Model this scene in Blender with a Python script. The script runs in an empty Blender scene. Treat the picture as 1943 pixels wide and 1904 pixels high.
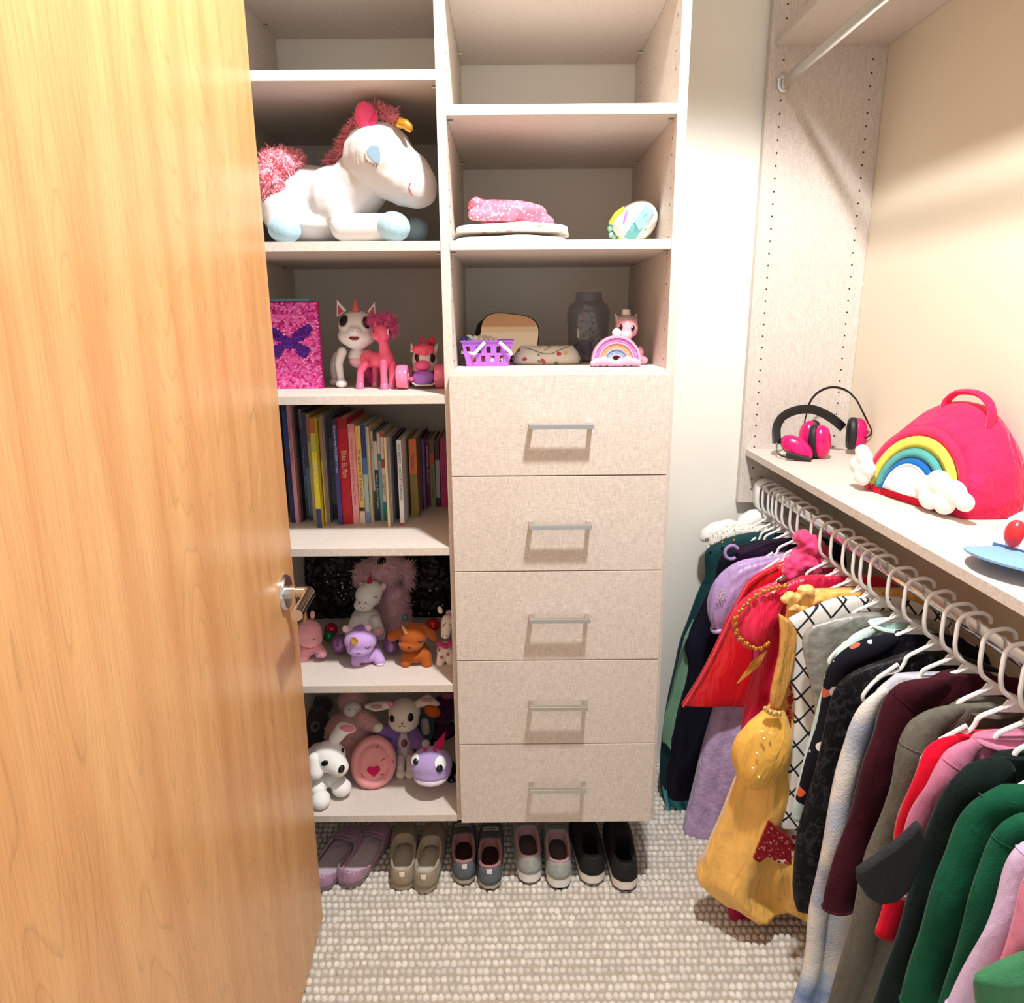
import bpy, bmesh, math, random
from mathutils import Vector, Matrix, noise as mnoise
R = math.radians
sc = bpy.context.scene
COL = sc.collection

# ---------------------------------------------------------------- camera
F_PX, PITCH, YAW, ROLL = 1372.45, 0.2483, 0.00165, -0.00742
CAM = Vector((0.12349, -1.59087, 1.44904))
def _cam_axes():
    def fwd(d):
        c, s = math.cos(YAW), math.sin(YAW)
        x, y, z = c*d[0]-s*d[1], s*d[0]+c*d[1], d[2]
        c, s = math.cos(PITCH), math.sin(PITCH)
        Y, Z = c*y-s*z, s*y+c*z
        c, s = math.cos(ROLL), math.sin(ROLL)
        return c*x+s*Z, Y, -s*x+c*Z
    cols = [fwd(e) for e in ((1,0,0),(0,1,0),(0,0,1))]
    return [Vector((cols[0][k], cols[1][k], cols[2][k])) for k in range(3)]
AX, AY, AZ = _cam_axes()
cam_data = bpy.data.cameras.new('camera')
cam_data.sensor_fit = 'HORIZONTAL'; cam_data.sensor_width = 36.0
cam_data.lens = F_PX/1943*36.0
cam_data.clip_start = 0.02
cam = bpy.data.objects.new('camera', cam_data)
cam.matrix_world = Matrix(((AX.x, AZ.x, -AY.x, CAM.x), (AX.y, AZ.y, -AY.y, CAM.y), (AX.z, AZ.z, -AY.z, CAM.z), (0,0,0,1)))
COL.objects.link(cam); sc.camera = cam

# ---------------------------------------------------------------- light
world = bpy.data.worlds.new('ambient_fill'); sc.world = world  # even ambient fill added to brighten the closet; the hallway itself is unseen
world.use_nodes = True
bg = world.node_tree.nodes['Background']
bg.inputs[0].default_value = (0.99, 0.995, 1.0, 1); bg.inputs[1].default_value = 0.78
lamp = bpy.data.lights.new('ceiling_bulb', 'SPOT'); lamp.spot_size = R(125); lamp.spot_blend = 0.25; lamp.energy = 185; lamp.shadow_soft_size = 0.055
lamp.color = (1.0, 0.99, 0.98)
lamp_ob = bpy.data.objects.new('ceiling_bulb', lamp); lamp_ob.location = (0.40, -0.68, 2.67); COL.objects.link(lamp_ob)
sc.view_settings.view_transform = 'Standard'; sc.view_settings.look = 'None'
sc.view_settings.gamma = 1.0; sc.view_settings.use_curve_mapping = False
sc.view_settings.exposure = 0.0

# ---------------------------------------------------------------- a survey of the photograph: a sight line meets a plane of the room
def sight(u, v):
    return AX*((u-971.5)/F_PX) + AY - AZ*((v-952)/F_PX)
def W(u, v, Y):
    d = sight(u, v); return CAM + d*((Y-CAM.y)/d.y)
def WZ(u, v, Z):
    d = sight(u, v); return CAM + d*((Z-CAM.z)/d.z)
def WX(u, v, X):
    d = sight(u, v); return CAM + d*((X-CAM.x)/d.x)
def mpp(p):                                     # metres covered by one pixel at point p
    return (Vector(p)-CAM).dot(AY)/F_PX

# ---------------------------------------------------------------- helpers
def lin(c):
    if isinstance(c, str):
        c = c.lstrip('#'); c = [int(c[i:i+2], 16) for i in (0,2,4)]
    out = []
    for x in c:
        x /= 255.0
        out.append(x/12.92 if x <= 0.04045 else ((x+0.055)/1.055)**2.4)
    return (*out, 1.0)
MATS = {}
def M(color, rough=0.6, metal=0.0, sheen=0.0, bump=0.0, bscale=300, var=0.0, vscale=8, spec=0.5, coat=0.0, key='', wr=0.0, wscale=(30,30,9)):
    k = (str(color), rough, metal, sheen, bump, bscale, var, vscale, spec, coat, key, wr, wscale)
    if k in MATS: return MATS[k]
    m = bpy.data.materials.new('paint_%d' % len(MATS)); m.use_nodes = True
    nt = m.node_tree; b = nt.nodes['Principled BSDF']
    col = lin(color)
    b.inputs['Base Color'].default_value = col
    b.inputs['Roughness'].default_value = rough; b.inputs['Metallic'].default_value = metal
    b.inputs['Sheen Weight'].default_value = sheen; b.inputs['Sheen Roughness'].default_value = 0.4
    b.inputs['Specular IOR Level'].default_value = spec; b.inputs['Coat Weight'].default_value = coat
    tc = nt.nodes.new('ShaderNodeTexCoord')
    if var > 0:
        n = nt.nodes.new('ShaderNodeTexNoise'); n.inputs['Scale'].default_value = vscale; n.inputs['Detail'].default_value = 4
        nt.links.new(tc.outputs['Object'], n.inputs['Vector'])
        mr = nt.nodes.new('ShaderNodeMapRange'); mr.inputs[1].default_value = 0.3; mr.inputs[2].default_value = 0.7
        mr.inputs[3].default_value = 1-var; mr.inputs[4].default_value = 1+var
        nt.links.new(n.outputs[0], mr.inputs[0])
        hs = nt.nodes.new('ShaderNodeHueSaturation'); hs.inputs['Color'].default_value = col
        nt.links.new(mr.outputs[0], hs.inputs['Value']); nt.links.new(hs.outputs[0], b.inputs['Base Color'])
    if bump > 0:
        n2 = nt.nodes.new('ShaderNodeTexNoise'); n2.inputs['Scale'].default_value = bscale; n2.inputs['Detail'].default_value = 3
        nt.links.new(tc.outputs['Object'], n2.inputs['Vector'])
        bp = nt.nodes.new('ShaderNodeBump'); bp.inputs['Strength'].default_value = bump; bp.inputs['Distance'].default_value = 0.002
        nt.links.new(n2.outputs[0], bp.inputs['Height']); nt.links.new(bp.outputs[0], b.inputs['Normal'])
    if wr > 0:                                  # broad creases running down the cloth
        mp = nt.nodes.new('ShaderNodeMapping'); mp.inputs['Scale'].default_value = wscale; nt.links.new(tc.outputs['Object'], mp.inputs['Vector'])
        n3 = nt.nodes.new('ShaderNodeTexNoise'); n3.inputs['Scale'].default_value = 1.0; n3.inputs['Detail'].default_value = 3; n3.inputs['Distortion'].default_value = 0.6
        nt.links.new(mp.outputs[0], n3.inputs['Vector'])
        b3 = nt.nodes.new('ShaderNodeBump'); b3.inputs['Strength'].default_value = wr; b3.inputs['Distance'].default_value = 0.02
        nt.links.new(n3.outputs[0], b3.inputs['Height'])
        if b.inputs['Normal'].is_linked: nt.links.new(b.inputs['Normal'].links[0].from_socket, b3.inputs['Normal'])
        nt.links.new(b3.outputs[0], b.inputs['Normal'])
    MATS[k] = m; return m
def plush(c, var=0.05): return M(c, 0.95, sheen=0.35, bump=0.5, bscale=420, var=var, vscale=30, spec=0.1)
def cloth(c, var=0.08, bump=0.35): return M(c, 0.9, sheen=0.15, bump=bump, bscale=700, var=var, vscale=14, spec=0.15, wr=0.35)
def satin(c): return M(c, 0.32, sheen=0.2, bump=0.2, bscale=60, var=0.1, vscale=10, spec=0.5, wr=0.5)
def plas(c, rough=0.3): return M(c, rough, spec=0.5)
CHROME = M('#d8d6d4', 0.16, 1.0); STEEL = M('#c9c8c6', 0.3, 1.0); BLACK = plas('#0c0c0e', 0.25)

class MB:
    def __init__(s): s.v = []; s.f = []; s.mi = []; s.cur = 0
    def add(s, vs, fs):
        o = len(s.v); s.v += [tuple(x) for x in vs]; s.f += [tuple(i+o for i in f) for f in fs]; s.mi += [s.cur]*len(fs); return s
    def box(s, x0, x1, y0, y1, z0, z1):
        return s.add([(x0,y0,z0),(x1,y0,z0),(x1,y1,z0),(x0,y1,z0),(x0,y0,z1),(x1,y0,z1),(x1,y1,z1),(x0,y1,z1)],
                     [(0,3,2,1),(4,5,6,7),(0,1,5,4),(1,2,6,5),(2,3,7,6),(3,0,4,7)])
    def ell(s, c, r, n=14, m=9, rot=None):
        vs = []; fs = []
        c = Vector(c); r = (r, r, r) if isinstance(r, (int, float)) else r
        for j in range(m+1):
            th = math.pi*j/m
            for i in range(n):
                ph = 2*math.pi*i/n
                p = Vector((r[0]*math.sin(th)*math.cos(ph), r[1]*math.sin(th)*math.sin(ph), r[2]*math.cos(th)))
                if rot is not None: p = rot @ p
                vs.append(c+p)
        for j in range(m):
            for i in range(n):
                fs.append((j*n+i, (j+1)*n+i, (j+1)*n+(i+1)%n, j*n+(i+1)%n))
        return s.add(vs, fs)
    def tube(s, pts, rad, n=8, caps=True, flat=None, close=False):
        pts = [Vector(p) for p in pts]; N = len(pts)
        rads = rad if isinstance(rad, list) else [rad]*N
        vs = []; fs = []; ref = None
        for i, p in enumerate(pts):
            if close: t = (pts[(i+1) % N]-pts[i-1])
            else: t = (pts[min(i+1, N-1)]-pts[max(i-1, 0)])
            if t.length < 1e-9: t = Vector((0,0,1))
            t.normalize()
            if ref is None: ref = t.orthogonal().normalized() if flat is None else Vector(flat)
            a = (ref - t*ref.dot(t))
            a = a.normalized() if a.length > 1e-6 else t.orthogonal().normalized()
            b = t.cross(a); ref = a if flat is None else Vector(flat)
            ra = rads[i]; ra, rb = (ra if isinstance(ra, (tuple, list)) else (ra, ra))
            for k in range(n):
                q = 2*math.pi*k/n
                vs.append(p + a*(ra*math.cos(q)) + b*(rb*math.sin(q)))
        L = N if close else N-1
        for i in range(L):
            j = (i+1) % N
            for k in range(n):
                fs.append((i*n+k, i*n+(k+1)%n, j*n+(k+1)%n, j*n+k))
        if caps and not close:
            fs.append(tuple(range(n-1, -1, -1))); fs.append(tuple((N-1)*n+k for k in range(n)))
        return s.add(vs, fs)
    def lathe(s, prof, c=(0,0,0), n=24, axis='Z'):
        vs = []; fs = []
        for r, h in prof:
            for k in range(n):
                q = 2*math.pi*k/n; a, b = r*math.cos(q), r*math.sin(q)
                p = {'Z': (a,b,h), 'X': (h,a,b), 'Y': (a,-h,b)}[axis]
                vs.append((p[0]+c[0], p[1]+c[1], p[2]+c[2]))
        for j in range(len(prof)-1):
            for k in range(n):
                fs.append((j*n+k, j*n+(k+1)%n, (j+1)*n+(k+1)%n, (j+1)*n+k))
        return s.add(vs, fs)
    def prism(s, poly, y0, y1):                 # polygon of (x,z) given thickness along y
        n = len(poly)
        vs = [(x,y0,z) for x,z in poly]+[(x,y1,z) for x,z in poly]
        fs = [tuple(range(n)), tuple(range(2*n-1, n-1, -1))]+[(i, i+n, (i+1)%n+n, (i+1)%n) for i in range(n)]
        return s.add(vs, fs)
    def rings(s, rings, caps=True, closed=True):
        n = len(rings[0]); vs = [p for r in rings for p in r]; fs = []
        for j in range(len(rings)-1):
            for k in range(n if closed else n-1):
                fs.append((j*n+k, j*n+(k+1)%n, (j+1)*n+(k+1)%n, (j+1)*n+k))
        if caps:
            fs.append(tuple(range(n-1, -1, -1))); fs.append(tuple((len(rings)-1)*n+k for k in range(n)))
        return s.add(vs, fs)
    def mesh(s, name, smooth=True):
        me = bpy.data.meshes.new(name); me.from_pydata(s.v, [], s.f); me.update()
        if smooth: me.polygons.foreach_set('use_smooth', [True]*len(me.polygons))
        return me
    def build(s, name, mat, parent=None, smooth=True, bevel=0, label=None, auto=True, recalc=True):
        me = s.mesh(name, smooth)
        if recalc:
            bm = bmesh.new(); bm.from_mesh(me); bmesh.ops.recalc_face_normals(bm, faces=bm.faces); bm.to_mesh(me); bm.free()
        mats = mat if isinstance(mat, (list, tuple)) else [mat]
        for m in mats: me.materials.append(m)
        if len(mats) > 1: me.polygons.foreach_set('material_index', s.mi)
        o = bpy.data.objects.new(name, me); COL.objects.link(o)
        if parent is not None: put(o, parent)
        if bevel:
            b = o.modifiers.new('bevel', 'BEVEL'); b.width = bevel; b.segments = 2; b.limit_method = 'ANGLE'
        if label: o['label'] = label
        if smooth and auto: sharp(o)
        return o
def sharp(o, ang=42):
    me = o.data
    try: me.set_sharp_from_angle(angle=R(ang))
    except Exception: pass
def put(o, parent):                             # world-space geometry, parent placed anywhere: keep it in place
    o.parent = parent; o.matrix_parent_inverse = parent.matrix_world.inverted()
def thing(name, label, cat, loc=(0,0,0), group=None, rotz=0):
    o = bpy.data.objects.new(name, None); o.empty_display_size = 0.05
    o.location = loc; o.rotation_euler = (0,0,rotz)
    o.matrix_world = Matrix.Translation(Vector(loc)) @ Matrix.Rotation(rotz, 4, 'Z')
    COL.objects.link(o); tag(o, label, cat, group); return o
def tag(o, label, cat, group=None):
    o['label'] = label; o['category'] = cat
    if group: o['group'] = group
    return o
def structure(o): o['kind'] = 'structure'; return o
def stuff(o): o['kind'] = 'stuff'; return o
def box(name, mat, parent, *a, bevel=0.0006, label=None):
    return MB().box(*a).build(name, mat, parent, smooth=False, bevel=bevel, label=label)

def blob(name, shapes, mat, parent=None, voxel=0.003, smooth=4, label=None, disp=0):
    """one continuous surface grown from overlapping rounded shapes"""
    b = MB()
    for sh in shapes:
        if sh[0] == 'e': b.ell(sh[1], sh[2], 16, 10, rot=sh[3] if len(sh) > 3 else None)
        else:                                   # ('c', p0, p1, r0, r1)
            p0, p1 = Vector(sh[1]), Vector(sh[2]); r0, r1 = sh[3], sh[4]
            b.ell(p0, r0, 12, 8); b.ell(p1, r1, 12, 8); b.tube([p0, p1], [r0, r1], 12)
    me = b.mesh(name); o = bpy.data.objects.new(name, me); COL.objects.link(o)
    rm = o.modifiers.new('remesh', 'REMESH'); rm.mode = 'VOXEL'; rm.voxel_size = voxel
    sm = o.modifiers.new('smooth', 'SMOOTH'); sm.iterations = smooth; sm.factor = 0.5
    dg = bpy.context.evaluated_depsgraph_get(); dg.update()
    new = bpy.data.meshes.new_from_object(o.evaluated_get(dg))
    o.modifiers.clear(); o.data = new; bpy.data.meshes.remove(me); new.name = name
    new.polygons.foreach_set('use_smooth', [True]*len(new.polygons))
    if disp:
        for v in new.vertices:
            v.co += v.normal*(disp*mnoise.noise(v.co*70))
    new.materials.clear(); new.materials.append(mat)
    if parent is not None: put(o, parent)
    if label: o['label'] = label
    return o
def fur(name, src, mat, parent, n, length, width, seed=1, droop=0.3, curl=0.4, label=None):
    """short strands rooted over the surface of src, joined into one part"""
    rnd = random.Random(seed); me = src.data
    ps = [p for p in me.polygons]; ar = []; t = 0
    for p in ps: t += p.area; ar.append(t)
    import bisect
    b = MB(); mw = src.matrix_world
    for _ in range(n):
        p = ps[min(bisect.bisect(ar, rnd.random()*t), len(ps)-1)]
        vs = [me.vertices[i].co for i in p.vertices]
        a, c = rnd.random(), rnd.random()
        co = vs[0]*(1-a)*(1-c)+vs[1]*a*(1-c)+vs[2]*a*c+vs[-1]*(1-a)*c if len(vs) == 4 else (vs[0]+vs[1]+vs[2])/3
        nr = p.normal; side = nr.cross(Vector((rnd.uniform(-1,1), rnd.uniform(-1,1), rnd.uniform(-1,1)))).normalized()*width*0.5
        L = length*rnd.uniform(0.6, 1.2)
        d = (nr + Vector((rnd.uniform(-curl,curl), rnd.uniform(-curl,curl), rnd.uniform(-curl,curl)-droop))).normalized()
        mid = co+d*L*0.55; tip = co+d*L + Vector((rnd.uniform(-1,1),rnd.uniform(-1,1),rnd.uniform(-1,0.4)))*L*0.35
        b.add([co-side, co+side, mid+side*0.8, mid-side*0.8, tip], [(0,1,2,3),(3,2,4)])
    o = b.build(name, mat, None, recalc=False, auto=False)
    if parent is not None: put(o, parent)
    if label: o['label'] = label
    return stuff(o)
FONT = None
def text(name, body, mat, parent, mat4, size, extrude=0.0003, align='CENTER', width=None):
    cu = bpy.data.curves.new(name, 'FONT'); cu.body = body; cu.size = size; cu.extrude = extrude
    cu.align_x = align; cu.align_y = 'CENTER'; cu.resolution_u = 3
    o = bpy.data.objects.new(name, cu); COL.objects.link(o)
    dg = bpy.context.evaluated_depsgraph_get(); dg.update()
    me = bpy.data.meshes.new_from_object(o.evaluated_get(dg)); bpy.data.objects.remove(o)
    if width and len(me.vertices):
        w = max(v.co.x for v in me.vertices)-min(v.co.x for v in me.vertices)
        if w > 1e-6:
            for v in me.vertices: v.co.x *= width/w
    me.transform(mat4); me.materials.clear(); me.materials.append(mat)
    o = bpy.data.objects.new(name, me); COL.objects.link(o); put(o, parent); return o
def copy_tree(o, parent=None):
    c = o.copy(); COL.objects.link(c)
    if parent is not None: c.parent = parent; c.matrix_parent_inverse = o.matrix_parent_inverse.copy()
    for ch in [x for x in bpy.data.objects if x.parent == o]: copy_tree(ch, c)
    return c
def smoothpath(pts, n=6):                       # Catmull-Rom through points (any dimension)
    P = [list(p) for p in pts]; P = [P[0]]+P+[P[-1]]; out = []
    for i in range(1, len(P)-2):
        for k in range(n):
            t = k/n; a, b, c, d = P[i-1], P[i], P[i+1], P[i+2]
            out.append([0.5*(2*b[j]+(c[j]-a[j])*t+(2*a[j]-5*b[j]+4*c[j]-d[j])*t*t+(3*b[j]-a[j]-3*c[j]+d[j])*t**3) for j in range(len(b))])
    out.append(P[-2]); return out
# ---------------------------------------------------------------- materials of the setting
D, WX_R, XP, YP = 0.5493, 1.1154, 0.8081, 0.5208
def laminate():
    m = bpy.data.materials.new('linen_laminate'); m.use_nodes = True; nt = m.node_tree; b = nt.nodes['Principled BSDF']
    geo = nt.nodes.new('ShaderNodeNewGeometry')
    def streak(sc):
        mp = nt.nodes.new('ShaderNodeMapping'); mp.inputs['Scale'].default_value = sc
        nt.links.new(geo.outputs['Position'], mp.inputs['Vector'])
        n = nt.nodes.new('ShaderNodeTexNoise'); n.inputs['Scale'].default_value = 1; n.inputs['Detail'].default_value = 3
        nt.links.new(mp.outputs[0], n.inputs['Vector']); return n
    a = streak((90, 90, 800)); c = streak((800, 800, 55))
    ad = nt.nodes.new('ShaderNodeMath'); ad.operation = 'ADD'
    nt.links.new(a.outputs[0], ad.inputs[0]); nt.links.new(c.outputs[0], ad.inputs[1])
    cr = nt.nodes.new('ShaderNodeValToRGB'); pass
    mr = nt.nodes.new('ShaderNodeMapRange'); mr.inputs[1].default_value = 0.7; mr.inputs[2].default_value = 1.3
    nt.links.new(ad.outputs[0], mr.inputs[0])
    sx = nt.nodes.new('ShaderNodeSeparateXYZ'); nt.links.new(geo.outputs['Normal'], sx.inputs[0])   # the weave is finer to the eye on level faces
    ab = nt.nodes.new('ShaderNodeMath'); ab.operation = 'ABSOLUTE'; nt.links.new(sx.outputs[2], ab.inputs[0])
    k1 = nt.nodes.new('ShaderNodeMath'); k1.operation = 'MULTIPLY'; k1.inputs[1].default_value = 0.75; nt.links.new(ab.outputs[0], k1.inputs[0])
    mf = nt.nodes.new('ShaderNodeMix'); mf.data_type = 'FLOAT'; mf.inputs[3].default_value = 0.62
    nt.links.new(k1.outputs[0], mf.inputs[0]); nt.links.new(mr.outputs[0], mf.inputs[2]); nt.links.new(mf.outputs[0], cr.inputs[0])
    cr.color_ramp.elements[0].color = lin('#bfb4aa'); cr.color_ramp.elements[1].color = lin('#e6dcd2')
    nt.links.new(cr.outputs[0], b.inputs['Base Color']); b.inputs['Roughness'].default_value = 0.55
    b.inputs['Specular IOR Level'].default_value = 0.3
    return m
LAM = laminate()
WALL = M('#ebe8de', 0.75, bump=0.05, bscale=120, spec=0.2)
WALLR = M('#e4d9c4', 0.75, bump=0.05, bscale=120, spec=0.2)
CEIL = M('#f2f0ea', 0.85)
def oak():
    m = bpy.data.materials.new('oak_veneer'); m.use_nodes = True; nt = m.node_tree; b = nt.nodes['Principled BSDF']
    L = nt.links.new
    tc = nt.nodes.new('ShaderNodeTexCoord')
    mp = nt.nodes.new('ShaderNodeMapping'); mp.inputs['Scale'].default_value = (1, 3.4, 0.42); L(tc.outputs['Object'], mp.inputs['Vector'])
    n = nt.nodes.new('ShaderNodeTexNoise'); n.inputs['Scale'].default_value = 1.9; n.inputs['Detail'].default_value = 1.5; L(mp.outputs[0], n.inputs['Vector'])
    mu = nt.nodes.new('ShaderNodeMath'); mu.operation = 'MULTIPLY'; mu.inputs[1].default_value = 34; L(n.outputs[0], mu.inputs[0])
    fr = nt.nodes.new('ShaderNodeMath'); fr.operation = 'FRACT'; L(mu.outputs[0], fr.inputs[0])
    rings = nt.nodes.new('ShaderNodeValToRGB'); L(fr.outputs[0], rings.inputs[0])
    e = rings.color_ramp.elements; e[0].position = 0; e[0].color = (0.62,0.62,0.62,1); e[1].position = 1; e[1].color = (0.9,0.9,0.9,1)
    x = rings.color_ramp.elements.new(0.16); x.color = (1,1,1,1); x = rings.color_ramp.elements.new(0.9); x.color = (0.93,0.93,0.93,1)
    mp2 = nt.nodes.new('ShaderNodeMapping'); mp2.inputs['Scale'].default_value = (1, 420, 16); L(tc.outputs['Object'], mp2.inputs['Vector'])
    n2 = nt.nodes.new('ShaderNodeTexNoise'); n2.inputs['Scale'].default_value = 1; n2.inputs['Detail'].default_value = 4; L(mp2.outputs[0], n2.inputs['Vector'])
    pore = nt.nodes.new('ShaderNodeMapRange'); pore.inputs[1].default_value = 0.3; pore.inputs[2].default_value = 0.62; pore.inputs[3].default_value = 0.86; pore.inputs[4].default_value = 1.05; L(n2.outputs[0], pore.inputs[0])
    mp3 = nt.nodes.new('ShaderNodeMapping'); mp3.inputs['Scale'].default_value = (1, 9, 0.8); L(tc.outputs['Object'], mp3.inputs['Vector'])
    n3 = nt.nodes.new('ShaderNodeTexNoise'); n3.inputs['Scale'].default_value = 2; L(mp3.outputs[0], n3.inputs['Vector'])
    cr = nt.nodes.new('ShaderNodeValToRGB'); L(n3.outputs[0], cr.inputs[0])
    cr.color_ramp.elements[0].position = 0.3; cr.color_ramp.elements[0].color = lin('#cf9560'); cr.color_ramp.elements[1].position = 0.7; cr.color_ramp.elements[1].color = lin('#e2ae76')
    m1 = nt.nodes.new('ShaderNodeMix'); m1.data_type = 'RGBA'; m1.blend_type = 'MULTIPLY'; m1.inputs[0].default_value = 0.55
    L(cr.outputs[0], m1.inputs[6]); L(rings.outputs[0], m1.inputs[7])
    m2 = nt.nodes.new('ShaderNodeMix'); m2.data_type = 'RGBA'; m2.blend_type = 'MULTIPLY'; m2.inputs[0].default_value = 1.0
    L(m1.outputs[2], m2.inputs[6]); L(pore.outputs[0], m2.inputs[7])
    L(m2.outputs[2], b.inputs['Base Color']); b.inputs['Roughness'].default_value = 0.32; b.inputs['Specular IOR Level'].default_value = 0.45
    bp = nt.nodes.new('ShaderNodeBump'); bp.inputs['Strength'].default_value = 0.12; bp.inputs['Distance'].default_value = 0.001; L(n2.outputs[0], bp.inputs['Height']); L(bp.outputs[0], b.inputs['Normal'])
    return m
OAK = oak()

# ---------------------------------------------------------------- room shell
XL, YF, H = -0.53, -2.3, 2.74
def slab(name, mat, *a): return structure(MB().box(*a).build(name, mat, smooth=False))
floor = slab('floor', M('#b0a696', 0.95), XL-0.1, WX_R+0.1, YF, D+0.1, -0.1, 0)
slab('ceiling', CEIL, XL-0.1, WX_R+0.1, YF, D+0.1, H, H+0.1)
slab('wall_back', WALL, XL-0.1, WX_R+0.1, D, D+0.1, 0, H)
slab('wall_right', WALLR, WX_R, WX_R+0.1, YF, D, 0, H)
slab('wall_left', WALL, XL-0.1, XL, -1.02, D, 0, H)

# carpet: rows of loop-pile bobbles, lighter tufts over a taupe ground
def carpet():
    rnd = random.Random(5); b = MB(); cols = []
    px, py = 0.0160, 0.0217
    tmpl = []; K = 7
    y = -0.62; r = 0
    while y < D-0.004:
        x = XL+0.03 + rnd.uniform(0, px)
        while x < WX_R-0.02:
            if not (x < -0.36 and y < -0.13):
                jx, jy = x+rnd.uniform(-.0012,.0012), y+rnd.uniform(-.0012,.0012)
                h = 0.0066*rnd.uniform(.75,1.15); rx, ry = 0.0083*rnd.uniform(.9,1.06), 0.0089*rnd.uniform(.9,1.06)
                vs = []
                for rr, hh in ((1.0,0.0),(0.86,0.66),(0.45,0.95)):
                    for k in range(K):
                        q = 2*math.pi*k/K+r; w_ = rr*rnd.uniform(.84,1.14)
                        vs.append((jx+rx*w_*math.cos(q), jy+ry*w_*math.sin(q), h*hh))
                vs.append((jx, jy, h))
                fs = [(j*K+k, j*K+(k+1)%K, (j+1)*K+(k+1)%K, (j+1)*K+k) for j in range(2) for k in range(K)]+[(2*K+k, 2*K+(k+1)%K, 3*K) for k in range(K)]
                b.add(vs, fs); t = rnd.uniform(0.8, 1.05)*(0.9 if r % 5 == 2 else 1.0); cols += [t]*len(vs)
            x += px
        y += py; r += 1
    m = bpy.data.materials.new('loop_pile'); m.use_nodes = True; nt = m.node_tree; bs = nt.nodes['Principled BSDF']
    at = nt.nodes.new('ShaderNodeAttribute'); at.attribute_name = 'shade'
    mx = nt.nodes.new('ShaderNodeHueSaturation'); mx.inputs['Color'].default_value = lin('#f3ede3')
    nt.links.new(at.outputs['Fac'], mx.inputs['Value']); nt.links.new(mx.outputs[0], bs.inputs['Base Color'])
    bs.inputs['Roughness'].default_value = 0.95; bs.inputs['Sheen Weight'].default_value = 0.2
    n = nt.nodes.new('ShaderNodeTexNoise'); n.inputs['Scale'].default_value = 900; tc = nt.nodes.new('ShaderNodeTexCoord'); nt.links.new(tc.outputs['Object'], n.inputs['Vector'])
    bp = nt.nodes.new('ShaderNodeBump'); bp.inputs['Strength'].default_value = 0.8; bp.inputs['Distance'].default_value = 0.002; nt.links.new(n.outputs[0], bp.inputs['Height']); nt.links.new(bp.outputs[0], bs.inputs['Normal'])
    o = b.build('carpet_pile', m, floor, recalc=False, auto=False)
    a = o.data.attributes.new('shade', 'FLOAT', 'POINT'); a.data.foreach_set('value', cols)
    return stuff(o)
carpet()

# ---------------------------------------------------------------- oak door
door = bpy.data.objects.new('door_1', None)
HX, HY = -0.350, -0.105
dang = math.atan2(0.0476, 1)
door.matrix_world = Matrix.Translation((HX, HY, 0)) @ Matrix.Rotation(dang, 4, 'Z')
door.location = (HX, HY, 0); door.rotation_euler = (0,0,dang); COL.objects.link(door); structure(door)
def dbuild(mb, name, mat, parent=None, **k):     # geometry in the door's own frame: x out of the face, -y to the hinge
    o = mb.build(name, mat, None, **k); o.parent = parent or door; return o
dbuild(MB().box(-0.035, 0, -1.2, 0, 0.012, 2.036), 'door_leaf', OAK, smooth=False, bevel=0.0015)
HZ, HYL = 0.905, -0.085
def pin(r, n=18): return [(r*math.cos(2*math.pi*k/n), r*math.sin(2*math.pi*k/n)) for k in range(n)]
ros = dbuild(MB().lathe([(0,0.0),(0.037,0.0),(0.037,0.006),(0.034,0.0095),(0,0.0095)], (0,HYL,HZ), 36, 'X'), 'door_handle', CHROME)
lv = MB(); lv.tube(smoothpath([(0.008,HYL,HZ),(0.040,HYL,HZ),(0.050,HYL-0.003,HZ),(0.0555,HYL-0.013,HZ),(0.0555,HYL-0.03,HZ),(0.0555,HYL-0.125,HZ)], 5), 0.0115, 18)
dbuild(lv, 'lever', CHROME, ros)
dbuild(MB().lathe([(0,0.0),(0.0145,0.0),(0.0145,0.016),(0.0115,0.017),(0,0.017)], (0.0095,HYL,HZ), 24, 'X'), 'handle_collar', CHROME, ros)
for zz in (0.25, 1.05, 1.85):
    dbuild(MB().lathe([(0,-0.05),(0.007,-0.05),(0.007,0.05),(0,0.05)], (0.004,-1.204,zz), 12), 'hinge', STEEL)

# ---------------------------------------------------------------- built-in towers
T = 0.019; RW = 0.4629; ZB = 0.207; ZTOP = 2.42
def holes(name, parent, pts, axis, r=0.0026):
    b = MB()
    for p in pts: b.lathe([(r,-0.0003),(r,0.0003),(0,0.0003)], p, 8, axis)
    return stuff(b.build(name, M('#3a2d26', 0.9), parent, smooth=False, recalc=False))
left = thing('shelf_tower', 'tall linen-beige open shelf tower beside the oak door', 'shelving unit', (-0.25, 0.27, ZB))
box('side_panel', LAM, left, -0.484-T, -0.484, 0, D-0.001, ZB, ZTOP)
for zt in (2.182, 1.926, 1.606, 1.287, 0.937, 0.588, 0.223):
    box('shelf', LAM, left, -0.484, -T-0.0005, 0.0, D-0.002, zt-T, zt)
pb = MB()
for zt in (2.182, 1.926, 1.606):
    for xx in (-0.484, -T):
        s = 1 if xx < -0.3 else -1
        for yy in (0.037, 0.45): pb.lathe([(0,0),(0.0035,0),(0.0035,0.011),(0,0.011)], (xx if s > 0 else xx-0.011, yy, zt-T-0.0036), 8, 'X')
stuff(pb.build('shelf_pins', STEEL, left))
right = thing('drawer_tower', 'tall linen-beige tower with open shelves over five drawers', 'cabinet', (0.23, 0.27, ZB))
box('side_panel', LAM, right, -T, 0, 0, D-0.001, ZB, ZTOP)
box('side_panel', LAM, right, RW, RW+T, 0, D-0.001, ZB, ZTOP)
for zt in (2.118, 1.8625, 1.6065, 1.340):
    box('shelf', LAM, right, 0.0003, RW-0.0003, 0.0, D-0.002, zt-T, zt)
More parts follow.
